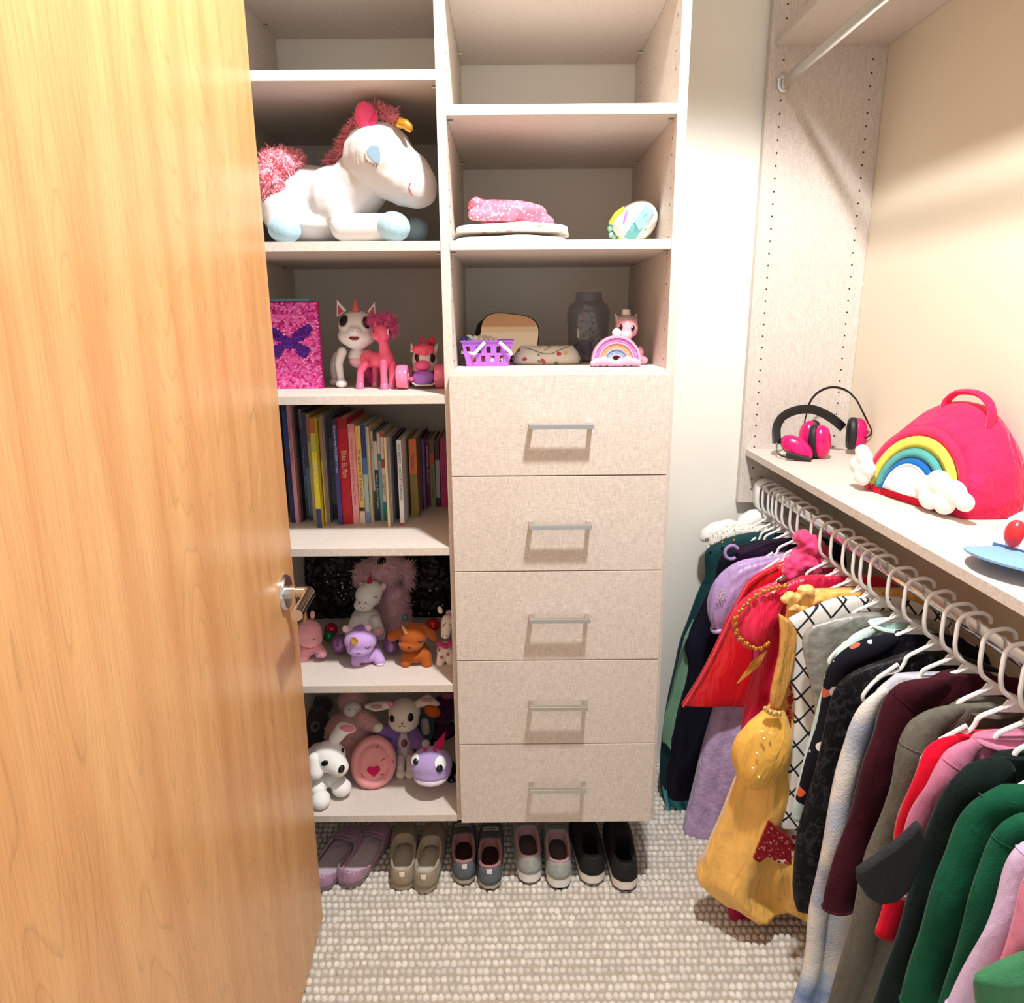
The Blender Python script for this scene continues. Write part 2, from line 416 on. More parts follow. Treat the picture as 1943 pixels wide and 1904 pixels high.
box('bottom_panel', LAM, right, 0.0003, RW-0.0003, 0.002, D-0.002, ZB+0.012, ZB+0.03)
pb = MB()
for zt in (2.118, 1.8625, 1.6065):
    for s, xx in ((1, 0.0), (-1, RW)):
        for yy in (0.037, 0.45): pb.lathe([(0,0),(0.0035,0),(0.0035,0.011),(0,0.011)], (xx if s > 0 else xx-0.011, yy, zt-T-0.0036), 8, 'X')
stuff(pb.build('shelf_pins', STEEL, right))
hp = []
for i in range(26):
    z = 2.0306-0.032*i
    for yy in (0.037, 0.46):
        hp += [(RW-0.0002, yy, z), (0.0002, yy, z)]
holes('pin_holes', right, hp, 'X')
zs = [1.332, 1.1085, 0.8845, 0.6605, 0.4365, 0.2125]
for k in range(5):
    z1, z0 = zs[k]-0.0012, zs[k+1]+0.0012
    dr = box('drawer', LAM, right, -0.0075, 0.4715, -0.019, -0.0006, z0, z1, bevel=0.0008)
    zh = (1.2225, 0.9985, 0.7745, 0.5505, 0.3265)[k]; hb = MB()
    xa, xb = 0.1635, 0.3025
    hb.box(xa, xb, -0.0535, -0.0435, zh-0.005, zh+0.005); hb.box(xa, xa+0.010, -0.0435, -0.0190, zh-0.005, zh+0.005); hb.box(xb-0.010, xb, -0.0435, -0.0190, zh-0.005, zh+0.005)
    hb.build('drawer_pull', STEEL, dr, smooth=False, bevel=0.0008)

# ---------------------------------------------------------------- hanging unit on the right wall
YN = -1.05
unit = thing('hanging_unit', 'linen-beige closet end panel with two long shelves along the right wall', 'shelving unit', (0.96, 0.2, 0.9))
box('end_panel', LAM, unit, XP, WX_R-0.0005, YP, YP+T, 0.905, ZTOP)
box('filler_strip', LAM, unit, XP+0.001, WX_R-0.0005, YP+T+0.0008, D-0.0005, 0.9065, ZTOP)
box('shelf', LAM, unit, XP+0.012, WX_R-0.0008, YN, YP-0.0003, 1.0692-T, 1.0692)
box('shelf', LAM, unit, XP+0.012, WX_R-0.0008, YN, YP-0.0003, 2.1315, 2.1505)
hp = []
for i in range(-9, 34):
    z = 2.00215-0.032*i
    if z < 0.92 or abs(z-1.06) < 0.014 or abs(z-2.14) < 0.012: continue
    hp += [(XP+0.037, YP-0.0001, z), (WX_R-0.037, YP-0.0001, z)]
holes('pin_holes', unit, hp, 'Y')
def rod(label, x, z):
    t = thing('closet_rod', label, 'rod', (x, 0, z-0.02))
    b = MB(); b.tube([(x,YP-0.003,z),(x,YN,z)], (0.0075,0.015), 16, flat=(1,0,0)); b.build('rod', CHROME, t)
    f = MB(); f.lathe([(0,0),(0.0115,0),(0.0115,0.004),(0.0,0.006)], (x, YP-0.0005, z+0.013), 18, 'Y')
    f.tube([(x-0.012,YP-0.006,z+0.01),(x-0.0115,YP-0.006,z-0.008),(x-0.006,YP-0.006,z-0.017),(x+0.006,YP-0.006,z-0.017),(x+0.0115,YP-0.006,z-0.008),(x+0.012,YP-0.006,z+0.01)], (0.0022,0.006), 8, flat=(0,1,0))
    f.build('rod_bracket', CHROME, t); return t
rod('bare oval chrome closet rod under the top shelf', 0.848, 2.043)
rod('oval chrome closet rod holding the row of hangers', 0.870, 0.962)
# ---------------------------------------------------------------- hangers on the lower rod
RX, RZ = 0.870, 0.962
HWHITE = plas('#f3f1ee', 0.35)
def hanger_proto():
    t = thing('clothes_hanger', 'white plastic hanger', 'hanger', (RX, 0, RZ))
    r = 0.0036; P = lambda pts, n=5: [(RX+x, 0, RZ+z) for x, z in smoothpath(pts, n)]
    h = MB()
    h.tube(P([(0.024,0.006),(0.021,0.016),(0.010,0.0225),(-0.004,0.0225),(-0.018,0.018),(-0.0255,0.006),(-0.0265,-0.015),(-0.0255,-0.036),(-0.019,-0.054),(-0.003,-0.066),(0.010,-0.074)]), r, 9)
    h.build('hook', HWHITE, t)
    a = MB()
    for s in (-1, 1):
        a.tube(P([(s*-0.002,-0.073),(s*0.025,-0.086),(s*0.047,-0.098),(s*0.052,-0.111),(s*0.059,-0.122),(s*0.070,-0.128),(s*0.086,-0.131),(s*0.104,-0.145),(s*0.120,-0.168),(s*0.118,-0.181),(s*0.10,-0.184),(0,-0.184)], 4), r, 8)
        a.tube([(RX+s*0.099,0,RZ-0.138),(RX+s*0.063,0,RZ-0.112)], r, 8)
    a.prism([(RX-0.010,RZ-0.068),(RX+0.012,RZ-0.070),(RX+0.022,RZ-0.088),(RX-0.022,RZ-0.088)], -0.0015, 0.0015)
    a.build('shoulder_bar', HWHITE, t); return t
H0 = hanger_proto()
HG = 'white tubular hangers on the lower rod'; H0['group'] = HG
hcount = [0]
def hang(Y, label, rz=0):
    o = H0 if hcount[0] == 0 else copy_tree(H0)
    hcount[0] += 1
    o.location = (RX, Y, RZ); o.rotation_euler = (0,0,R(rz)); o['label'] = label
    return o

# ---------------------------------------------------------------- garments
def garment(name, label, cat, Y, out, mat, th=(0.010, 0.020), nf=9, amp=0.004, sleeve=None, collar=None, seed=0, group=None, cx=RX, xmax=1.105, closed=True, smooth_n=5, seam=0):
    """a garment hanging across the rod: its left edge is given from neck to hem, the right edge mirrors it"""
    t = thing(name, label, cat, (cx, Y, RZ-0.1), group)
    pts = [W(u, v, Y) for u, v in out]
    path = smoothpath([(p.x, p.z) for p in pts], smooth_n)
    for _ in range(3): path = [path[0]]+[[(path[i-1][j]+2*path[i][j]+path[i+1][j])/4 for j in (0,1)] for i in range(1, len(path)-1)]+[path[-1]]
    rnd = random.Random(seed); ph = rnd.uniform(0, 6); rings = []
    bx = [x + (0.034*min(1, i/len(path)*4) if sleeve else 0) for i, (x, z) in enumerate(path)]
    if sleeve:                                  # body ends where the sleeve does or a little above
        path_b = [(bx[i], z) for i, (x, z) in enumerate(path)]
    else: path_b = path
    N = 44
    for i, (x, z) in enumerate(path_b):
        tt = i/(len(path_b)-1); xl = min(x, cx-0.03); xr = min(2*cx-xl, xmax)
        hw, xc = (xr-xl)/2, (xr+xl)/2; w = th[0]+(th[1]-th[0])*min(1, tt*1.5); ring = []
        for k in range(N):
            a = 2*math.pi*k/N; c, s = math.cos(a), math.sin(a)
            X = xc+hw*math.copysign(abs(c)**0.75, c)
            f = amp*tt**0.8*(math.sin(nf*c*1.8+ph+2*tt)+0.5*math.sin(nf*0.53*c*3+ph*2-3*tt))*abs(s)
            y = Y+(w*math.copysign(abs(s)**0.7, s))+f+0.3*amp*math.sin(3*tt*4+ph)
            ring.append((X, y, z))
        rings.append(ring)
    MB().rings(rings).build('body', mat, t, auto=False)
    if sleeve:
        r = sleeve if isinstance(sleeve, tuple) else (0.026, 0.017)
        start = max(1, len(path)//9); sp = path[start:]
        for s in (-1, 1):
            P = []; RR = []
            for i, (x, z) in enumerate(sp):
                tt = i/(len(sp)-1); X = x+r[0]
                if s > 0: X = min(2*cx-X, xmax-r[0])
                P.append((X, Y-0.008+0.004*math.sin(i*0.22+seed), z)); q = min(1, 0.35+tt*4)*(1-0.18*tt)
                RR.append((r[0]*q*(1+0.03*math.sin(i*0.35+seed)), r[1]*q*(1+0.08*math.sin(i*0.5+seed))))
            b = MB(); b.tube(P, RR, 14, flat=(1,0,0)); so = b.build('sleeve', mat, t, auto=False)
            if seam:
                for fr_, nm in ((seam, 'shoulder_seam'), (0.985, 'cuff')):
                    i = min(len(P)-2, max(1, int(fr_*len(P)))); c_ = Vector(P[i]); d_ = (Vector(P[i+1])-Vector(P[i-1])).normalized(); s_ = d_.cross(Vector((0,1,0))).normalized()
                    MB().tube([c_+s_*(RR[i][0]*1.0*math.cos(q*math.pi/10))+Vector((0,RR[i][1]*1.0*math.sin(q*math.pi/10),0)) for q in range(20)], 0.0011 if nm != 'cuff' else 0.0022, 6, close=True).build(nm, mat, so, auto=False)
    if collar:
        p0 = path[0]; hw = max(0.045, cx-p0[0]-0.005); b = MB()
        b.tube([(cx+hw*math.cos(q*math.pi/12), Y+0.018*math.sin(q*math.pi/12), p0[1]-0.004-0.012*(1 if math.sin(q*math.pi/12) < 0 else 0.2)*abs(math.sin(q*math.pi/12))) for q in range(24)], (0.0045,0.007), 8, close=True, flat=(0,0,1))
        b.build('collar', collar, t)
    return t
def pattern(base, spots, scale, size, rough=0.9):
    """flat print: scattered motifs in several colours over a ground"""
    m = bpy.data.materials.new('printed_cloth'); m.use_nodes = True; nt = m.node_tree; b = nt.nodes['Principled BSDF']; L = nt.links.new
    tc = nt.nodes.new('ShaderNodeTexCoord'); ns = nt.nodes.new('ShaderNodeTexNoise'); ns.inputs['Scale'].default_value = scale*1.3
    L(tc.outputs['Object'], ns.inputs['Vector'])
    mv = nt.nodes.new('ShaderNodeVectorMath'); mv.operation = 'MULTIPLY_ADD'; mv.inputs[1].default_value = (0.5/scale,)*3
    L(ns.outputs[1], mv.inputs[0]); L(tc.outputs['Object'], mv.inputs[2])
    vo = nt.nodes.new('ShaderNodeTexVoronoi'); vo.inputs['Scale'].default_value = scale; L(mv.outputs[0], vo.inputs['Vector'])
    lt = nt.nodes.new('ShaderNodeMath'); lt.operation = 'LESS_THAN'; lt.inputs[1].default_value = size; L(vo.outputs['Distance'], lt.inputs[0])
    cr = nt.nodes.new('ShaderNodeValToRGB'); cr.color_ramp.interpolation = 'CONSTANT'
    sx = nt.nodes.new('ShaderNodeSeparateColor'); L(vo.outputs['Color'], sx.inputs[0]); L(sx.outputs[0], cr.inputs[0])
    for i, c in enumerate(spots):
        e = cr.color_ramp.elements[i] if i < 2 else cr.color_ramp.elements.new(i/len(spots))
        e.position = i/len(spots); e.color = lin(c)
    mx = nt.nodes.new('ShaderNodeMix'); mx.data_type = 'RGBA'; mx.inputs[6].default_value = lin(base)
    L(lt.outputs[0], mx.inputs[0]); L(cr.outputs[0], mx.inputs[7]); L(mx.outputs[2], b.inputs['Base Color'])
    b.inputs['Roughness'].default_value = rough; b.inputs['Specular IOR Level'].default_value = 0.2; return m
def lattice(base, line, pitch, w):
    m = bpy.data.materials.new('lattice_print'); m.use_nodes = True; nt = m.node_tree; b = nt.nodes['Principled BSDF']; L = nt.links.new
    tc = nt.nodes.new('ShaderNodeTexCoord'); se = nt.nodes.new('ShaderNodeSeparateXYZ'); L(tc.outputs['Object'], se.inputs[0])
    def mth(op, a, c=None):
        n = nt.nodes.new('ShaderNodeMath'); n.operation = op
        for i, x in enumerate((a, c)):
            if x is None: continue
            if isinstance(x, (int, float)): n.inputs[i].default_value = x
            else: L(x, n.inputs[i])
        return n.outputs[0]
    outs = []
    for s in (1, -1):
        q = mth('ADD', mth('MULTIPLY', se.outputs[0], s*0.8/pitch), mth('MULTIPLY', se.outputs[2], 0.6/pitch))
        outs.append(mth('LESS_THAN', mth('ABSOLUTE', mth('SUBTRACT', mth('FRACT', q), 0.5)), w))
    mx = nt.nodes.new('ShaderNodeMix'); mx.data_type = 'RGBA'; mx.inputs[6].default_value = lin(base); mx.inputs[7].default_value = lin(line)
    L(mth('MAXIMUM', outs[0], outs[1]), mx.inputs[0]); L(mx.outputs[2], b.inputs['Base Color']); b.inputs['Roughness'].default_value = 0.85; return m
def dye_or_sheen(stops, scale=(6,6,3), rough=0.95):
    m = bpy.data.materials.new('dye_or_sheen_cloth'); m.use_nodes = True; nt = m.node_tree; b = nt.nodes['Principled BSDF']; L = nt.links.new
    tc = nt.nodes.new('ShaderNodeTexCoord'); mp = nt.nodes.new('ShaderNodeMapping'); mp.inputs['Scale'].default_value = scale; L(tc.outputs['Object'], mp.inputs['Vector'])
    n = nt.nodes.new('ShaderNodeTexNoise'); n.inputs['Scale'].default_value = 1.6; n.inputs['Detail'].default_value = 5; L(mp.outputs[0], n.inputs['Vector'])
    cr = nt.nodes.new('ShaderNodeValToRGB'); L(n.outputs[0], cr.inputs[0])
    for i, (p, c) in enumerate(stops):
        e = cr.color_ramp.elements[i] if i < 2 else cr.color_ramp.elements.new(p)
        e.position = p; e.color = lin(c)
    L(cr.outputs[0], b.inputs['Base Color']); b.inputs['Roughness'].default_value = rough; b.inputs['Specular IOR Level'].default_value = 0.2
    n2 = nt.nodes.new('ShaderNodeTexNoise'); n2.inputs['Scale'].default_value = 260; L(tc.outputs['Object'], n2.inputs['Vector'])
    bp = nt.nodes.new('ShaderNodeBump'); bp.inputs['Strength'].default_value = 0.6; bp.inputs['Distance'].default_value = 0.002; L(n2.outputs[0], bp.inputs['Height']); L(bp.outputs[0], b.inputs['Normal'])
    return m
def sheer(c, alpha=0.7, rough=0.5):
    m = M(c, rough, sheen=0.5, bump=0.5, bscale=90, var=0.12, vscale=16, key='sheer%s' % alpha)
    m.node_tree.nodes['Principled BSDF'].inputs['Alpha'].default_value = alpha; return m

def puff(name, uv, Y, radii, mat, parent, rip=11, amp=0.09, squash=0.7, n=56):
    pts = [W(u, v, Y) for u, v in uv]; P = smoothpath([(*p_, r) for p_, r in zip(pts, radii)], 7); rg = []
    for i, q in enumerate(P):
        a0 = Vector(P[max(0, i-1)][:3]); a1 = Vector(P[min(len(P)-1, i+1)][:3]); t_ = (a1-a0).normalized(); e = Vector((0,1,0)); s_ = t_.cross(e).normalized(); f = i/(len(P)-1)
        rg.append([Vector(q[:3])+s_*(q[3]*k_*math.cos(a))+e*(q[3]*k_*squash*math.sin(a)) for a in [2*math.pi*j/n for j in range(n)] for k_ in [1+amp*math.sin(rip*a+1.5*math.sin(5*f+a))*(1.25-math.sin(math.pi*f))+0.04*math.sin(9*f+3*a)]])
    return MB().rings(rg).build(name, mat, parent, auto=False)
# --- far end of the rod
wh = thing('suit_hanger', 'wide white moulded hanger at the far end of the lower rod', 'hanger', (RX, 0.46, RZ))
b = MB()
for s in (-1, 1):
    rg = []
    for x, z, hy, hz in ((0.0,-0.080,0.024,0.020),(0.04,-0.088,0.030,0.024),(0.068,-0.104,0.030,0.022),(0.074,-0.114,0.022,0.014),(0.10,-0.116,0.034,0.024),(0.15,-0.130,0.036,0.026),(0.178,-0.142,0.026,0.018),(0.186,-0.15,0.008,0.006)):
        rg.append([(RX+s*x, 0.46+hy*math.cos(q*math.pi/6), RZ+z+hz*math.sin(q*math.pi/6)) for q in range(12)])
    b.rings(rg)
b.build('shoulder_bar', HWHITE, wh)
b = MB(); P = smoothpath([(0.026,0.0),(0.022,0.016),(0.008,0.024),(-0.012,0.022),(-0.027,0.008),(-0.030,-0.025),(-0.024,-0.055),(-0.002,-0.075)], 5)
b.rings([[(RX+x+dx, 0.46+dy, RZ+z) for dx, dy in ((-.002,-.024),(.002,-.024),(.002,.024),(-.002,.024))] for x, z in P]); b.build('hook', HWHITE, wh, auto=False)

cream = garment('fluffy_cape', 'cream fluffy garment under the wide white hanger by the back wall', 'clothing', 0.415, [(1400,998),(1372,1004),(1352,1014),(1345,1028),(1346,1042),(1352,1058)], plush('#efe8dc'), th=(0.02,0.026), seed=3)
fur('lace_trim', [c for c in cream.children][0], plush('#f4eee4'), cream, 900, 0.016, 0.003, droop=0.2, curl=0.9)
teal = garment('velvet_dress', 'teal velvet dress with pale green tulle beside the back wall', 'dress', 0.355, [(1430,1012),(1395,1018),(1362,1030),(1340,1044),(1336,1064),(1338,1092),(1322,1130),(1305,1180),(1290,1220),(1280,1270),(1268,1320),(1258,1380),(1252,1440),(1252,1490),(1262,1530),(1290,1556)], M('#0f3a40', 0.7, spec=0.2, sheen=0.05, bump=0.3, bscale=200, var=0.2, vscale=9, wr=0.5), th=(0.018,0.045), nf=7, amp=0.010, seed=4)
b = MB(); rnd = random.Random(2); rg = []
for i in range(9):                              # ruffled overskirt hanging off the dress's left side
    p = W((1318,1300,1290,1283,1277,1272,1266,1262,1262)[i], 1175+i*30, 0.31); rg.append([(p.x-0.004+0.06*k/7, p.y-0.018*math.sin(k*1.4+i*0.6), p.z+0.004*math.sin(k*2.3)) for k in range(8)])
b.rings(rg, caps=False, closed=False); b.build('tulle_overlay', sheer('#8fbf9c', 0.6), teal, auto=False, recalc=False)
b = MB(); rg = []
for i in range(5):
    p = W((1256,1258,1262,1268,1276)[i], 1490+i*17, 0.30); rg.append([(p.x+0.075*k/9, p.y-0.014*math.sin(k*1.5+i*0.5), p.z-0.012*math.sin(k*0.9)) for k in range(10)])
b.rings(rg, caps=False, closed=False); b.build('tulle_hem', sheer('#4a9fac', 0.8), teal, auto=False, recalc=False)
for k in range(3): MB().ell(W(1349+k*22, 1034-k*4, 0.325), 0.004, 8, 6).build('gold_bead', M('#c9a04a', 0.3, 0.8), teal)
garment('velvet_dress', 'long navy velvet dress behind the lilac satin dress', 'dress', 0.298, [(1440,1026),(1405,1034),(1376,1046),(1362,1066),(1356,1100),(1330,1150),(1305,1205),(1298,1232),(1306,1260),(1296,1310),(1280,1370),(1270,1430),(1262,1480),(1268,1512)], M('#0d0e1e', 0.7, spec=0.2, sheen=0.04, bump=0.3, bscale=200, var=0.25, vscale=8, wr=0.5), th=(0.014,0.035), nf=8, amp=0.008, seed=5)
pv = garment('velvet_blouse', 'small dark plum velvet top with a lilac ring strap', 'clothing', 0.262, [(1470,1022),(1450,1028),(1425,1036),(1402,1044),(1392,1052),(1390,1064),(1394,1085),(1400,1120)], M('#1e0a26', 0.7, spec=0.2, var=0.2), th=(0.014,0.018), seed=6)
b = MB(); c0 = W(1388, 1048, 0.245); b.tube([(c0.x+0.018*math.cos(q*0.35+0.5), c0.y-0.002, c0.z+0.019*math.sin(q*0.35+0.5)) for q in range(15)], 0.0045, 8); b.build('strap', satin('#a78fc4'), pv)

LIL = satin('#b99bd0'); LILLACE = M('#bfa6ce', 0.8, sheen=0.2, bump=1.0, bscale=110, var=0.2, vscale=40, wr=0.5)
ld = garment('princess_dress', 'lilac satin puff-sleeve dress with a lace skirt', 'dress', 0.205, [(1470,1052),(1450,1060),(1430,1070),(1410,1090),(1400,1120),(1392,1170),(1380,1230),(1366,1300),(1348,1365),(1332,1420),(1318,1480),(1306,1530),(1296,1572),(1300,1582)], LILLACE, th=(0.016,0.05), nf=6, amp=0.008, seed=7)
puff('puff_sleeve', [(1468,1066),(1440,1078),(1412,1092),(1390,1114),(1376,1142),(1370,1170),(1366,1192)], 0.180, [0.016,0.030,0.042,0.046,0.044,0.036,0.020], LIL, ld)
b = MB(); p = W(1366, 1194, 0.185)
b.tube([(p.x+0.02*math.cos(q/12*6.283), p.y+0.02*math.sin(q/12*6.283), p.z-0.004*math.cos(q)) for q in range(12)], 0.006, 7, close=True); b.build('sleeve_cuff', LIL, ld)
b = MB()
for k in range(14):                             # silver print on the sleeve
    a = k*2.4; r = 0.0028*math.sqrt(k); q = W(1368, 1130, 0.142); b.ell((q.x+r*math.cos(a)*1.3, q.y, q.z+r*math.sin(a)*1.5), (0.0022,0.0012,0.0036), 7, 5)
b.build('silver_print', M('#f2eef4', 0.25, 0.6), ld)

RED = satin('#e01522')
cape = garment('satin_cape', 'bright red satin cape flaring out to a sharp lower corner', 'cape', 0.150, [(1508,1058),(1480,1068),(1448,1082),(1420,1102),(1400,1132),(1380,1175),(1352,1235),(1325,1285),(1300,1325),(1293,1338)], RED, th=(0.010,0.016), nf=4, amp=0.006, seed=8, xmax=1.0)
b = MB(); pp = [W(u, v, 0.132) for u, v in ((1478,1072),(1448,1087),(1420,1108),(1402,1138),(1383,1180),(1355,1240),(1328,1290),(1305,1328),(1296,1342))]
b.tube(pp, 0.0028, 7); b.build('edge_piping', satin('#f2495e'), cape)
pk = thing('tulle_dress', 'crumpled hot pink tulle dress top high on the rod', 'dress', (0.86, 0.075, 0.85))
rnd = random.Random(4); shp = []
for u, v, r in ((1525,1022,.022),(1540,1035,.03),(1528,1055,.034),(1512,1072,.03),(1545,1070,.038),(1530,1095,.034),(1555,1100,.03),(1570,1080,.026),(1556,1050,.026),(1502,1085,.022),(1575,1110,.03),(1600,1140,.04)):
    shp.append(('e', W(u, v, 0.07+rnd.uniform(-.015,.015)), (r, 0.026, r*0.85)))
blob('bodice', shp, M('#f0417f', 0.7, sheen=0.6, bump=0.9, bscale=55, var=0.15, vscale=25), pk, 0.004, 2, disp=0.008)
b = MB(); rg = []
for i in range(8):
    z = 0.80-0.095*i; rg.append([(0.72+i*0.004+0.30*k/13, 0.075-0.012*math.sin(k*1.7+i*0.4), z+0.004*math.sin(k)) for k in range(14)])
b.rings(rg, caps=False, closed=False); b.build('skirt', sheer('#c93a78', 0.9), pk, auto=False, recalc=False)

# crimson gown with a gold-trimmed puff sleeve
CRIM = satin('#e8224d'); GOLD = M('#c98b3a', 0.35, 0.6, bump=1.0, bscale=120)
cg = garment('princess_dress', 'crimson satin gown with a gold-trimmed puff sleeve', 'dress', -0.045, [(1520,1095),(1490,1108),(1465,1125),(1450,1150),(1445,1200),(1438,1250),(1424,1300),(1412,1350),(1404,1400),(1398,1450),(1392,1500),(1384,1560),(1380,1620),(1378,1665),(1380,1690)], satin('#c41440'), th=(0.014,0.035), nf=7, amp=0.010, seed=9)
puff('puff_sleeve', [(1492,1112),(1470,1128),(1447,1150),(1430,1178),(1430,1204),(1440,1222)], -0.080, [0.016,0.028,0.042,0.046,0.040,0.022], CRIM, cg)
def braid(uv, Y, r=0.005):
    b = MB(); pts = [W(u, v, Y) for u, v in uv]; pts = [Vector(p) for p in smoothpath(pts, 6)]
    for i, p in enumerate(pts): b.ell(p+Vector((0.002*math.sin(i*2.1), 0, 0.002*math.cos(i*2.1))), r*(0.9+0.25*math.sin(i*1.7)), 7, 5)
    return b
braid([(1490,1112),(1462,1118),(1434,1132),(1410,1152),(1394,1176)], -0.108).build('gold_braid', GOLD, cg)
braid([(1394,1180),(1400,1205),(1418,1224),(1440,1232),(1458,1222)], -0.108).build('gold_braid', GOLD, cg)
b = MB(); b.ell(W(1484, 1103, -0.085), (0.012,0.006,0.006), 10, 7); b.build('dark_bow', M('#5e0a20', 0.5), cg)
b = MB(); p = W(1441, 1240, -0.09); b.prism([(p.x+0.016,p.z+0.006),(p.x+0.002,p.z-0.03),(p.x-0.045,p.z-0.075),(p.x-0.012,p.z-0.016)], p.y-0.002, p.y+0.002); b.build('gold_petal', satin('#c98f3e'), cg)
b = MB(); rg = []
for i in range(5):
    p = W((1374,1376,1380,1386,1396)[i], 1690+i*18, -0.115); rg.append([(p.x+0.085*k/9-0.0*i, p.y-0.008*math.sin(k*1.3), p.z) for k in range(10)])
b.rings(rg, caps=False, closed=False); b.build('magenta_hem', satin('#b0104f'), cg, auto=False, recalc=False)

# golden gown
def E_(u, v, Y, du, dv): p = W(u, v, Y); return ('e', p, (du*mpp(p), 0.012, dv*mpp(p)))
YEL = M('#f5bd5e', 0.55, sheen=0.3, bump=0.5, bscale=90, var=0.10, vscale=20, wr=0.9, wscale=(22,22,5))
yg = garment('princess_dress', 'golden yellow gown with a long tulle skirt', 'dress', -0.135, [(1520,1120),(1500,1130),(1490,1160),(1484,1200),(1480,1250),(1472,1300),(1463,1342),(1444,1362),(1416,1385),(1400,1415),(1394,1445),(1397,1470),(1384,1510),(1370,1550),(1352,1595),(1334,1640),(1322,1668),(1340,1690),(1372,1714)], YEL, th=(0.014,0.058), nf=6, amp=0.020, seed=10)
puff('puffed_panel', [(1470,1346),(1466,1366),(1456,1395),(1448,1425),(1447,1455),(1456,1478)], -0.190, [0.018,0.034,0.056,0.064,0.060,0.044], M('#f6bc56', 0.65, sheen=0.2, bump=0.3, bscale=50, var=0.08, vscale=20, wr=0.6, spec=0.2), yg, rip=7, amp=0.05, squash=0.6)
for u, v in ((1446,1388),(1462,1391),(1436,1430),(1428,1458),(1450,1402),(1440,1475)): MB().ell(W(u, v, -0.230), 0.0026, 8, 6).build('pearl_bead', M('#fff2cf', 0.2), yg)
blob('shoulder_ruffle', [E_(1500,1136,-0.155,22,10), E_(1530,1122,-0.155,18,11), E_(1512,1154,-0.155,20,9), E_(1545,1140,-0.15,14,10), E_(1560,1128,-0.14,16,10)], satin('#f6c272'), yg, 0.003, 2, disp=0.009)
MB().prism([(p_.x, p_.z) for p_ in [W(u, v, -0.19) for u, v in ((1478,1165),(1500,1178),(1512,1200),(1509,1245),(1501,1285),(1490,1320),(1481,1346),(1461,1341),(1463,1310),(1470,1280),(1479,1240),(1481,1200))]], -0.198, -0.180).build('bodice_panel', M('#d9a152', 0.6, bump=0.4, bscale=300, wr=0.6), yg, bevel=0.006)
braid([(1452,1346),(1464,1352),(1478,1356)], -0.215, 0.0055).build('gold_braid', M('#ecc27a', 0.3, 0.5, bump=1.0, bscale=150), yg)

LACE = lattice('#f3efe9', '#1d1c2a', 0.036, 0.06)
rl = garment('lace_dress', 'white dress edged with crimson lace behind the golden gown', 'dress', -0.150, [(1535,1180),(1512,1200),(1504,1260),(1500,1310),(1496,1360),(1490,1420),(1484,1470),(1470,1530),(1456,1570),(1446,1600),(1440,1625)], pattern('#efe6e0', ['#a3182a','#c42a36','#8e1222','#d8505a'], 55, 0.42), th=(0.012,0.030), nf=6, amp=0.005, seed=11)
braid([(1508,1262),(1502,1310),(1496,1360),(1490,1420),(1482,1475),(1466,1535),(1450,1580)], -0.172, 0.006).build('crimson_lace', M('#9c1526', 0.8, bump=1.0, bscale=200), rl)
MB().prism([(p_.x, p_.z) for p_ in [W(u, v, -0.205) for u, v in ((1458,1556),(1476,1572),(1500,1590),(1501,1640),(1486,1628),(1470,1632),(1455,1624),(1440,1636),(1428,1628),(1440,1600))]], -0.210, -0.203).build('crimson_lace', pattern('#8e1a22', ['#c98a88','#b0303a','#7c1018'], 160, 0.4), rl, smooth=False, bevel=0.002)
garment('lattice_dress', 'white dress with a navy diagonal lattice print', 'dress', -0.182, [(1590,1135),(1560,1144),(1528,1158),(1500,1172),(1482,1188),(1480,1215),(1490,1260),(1504,1310),(1508,1350),(1502,1400),(1496,1450),(1490,1500),(1482,1550),(1480,1570)], LACE, th=(0.012,0.018), nf=7, amp=0.003, seed=12)
garment('lace_blouse', 'shiny silver-grey crushed lace top', 'top', -0.228, [(1632,1165),(1606,1168),(1575,1176),(1545,1186),(1530,1198),(1522,1216),(1526,1250),(1538,1300),(1546,1350),(1548,1400)], M('#a9a8a2', 0.35, 0.35, bump=1.0, bscale=70, var=0.25, vscale=60), th=(0.012,0.016), nf=9, amp=0.003, seed=13)
garment('long_sleeve_shirt', 'pale mint long-sleeved top', 'top', -0.285, [(1690,1178),(1662,1186),(1632,1198),(1604,1216),(1582,1240),(1566,1275),(1553,1320),(1542,1365),(1528,1415),(1513,1465),(1500,1510),(1496,1548)], cloth('#c3ddd8'), th=(0.011,0.016), sleeve=(0.015,0.013), collar=cloth('#c9e2dc'), seed=14)
BATS = pattern('#14141f', ['#e0673f','#cfc9c4','#7aa8b4','#b9b1b8','#e9e2da','#c9674f'], 26, 0.30)
garment('long_sleeve_shirt', 'navy top printed with orange moons and pale ghosts', 'top', -0.345, [(1706,1200),(1684,1206),(1650,1216),(1614,1230),(1580,1250),(1562,1278),(1556,1318),(1548,1362),(1534,1404),(1518,1446),(1508,1490),(1504,1515)], BATS, th=(0.012,0.018), sleeve=(0.024,0.016), seed=15)
CRUSH_SHEEN = dye_or_sheen([(0.0,'#0a0a0c'),(0.5,'#0e0f12'),(0.57,'#303238'),(0.60,'#0d0e11')], (40,40,26), 0.45)  # grey streaks painted into the black for the sheen of the crushed pile
garment('velvet_dress', 'long black crushed-velvet dress', 'dress', -0.408, [(1720,1240),(1690,1250),(1650,1262),(1612,1280),(1586,1306),(1572,1346),(1562,1400),(1548,1460),(1530,1520),(1512,1580),(1506,1640),(1504,1695),(1512,1728)], CRUSH_SHEEN, th=(0.013,0.020), nf=9, amp=0.004, seed=16)
TD = dye_or_sheen([(0.3,'#6e86b4'),(0.45,'#b9c3d4'),(0.55,'#e2ddd4'),(0.68,'#8d97bd')], (3,3,4))
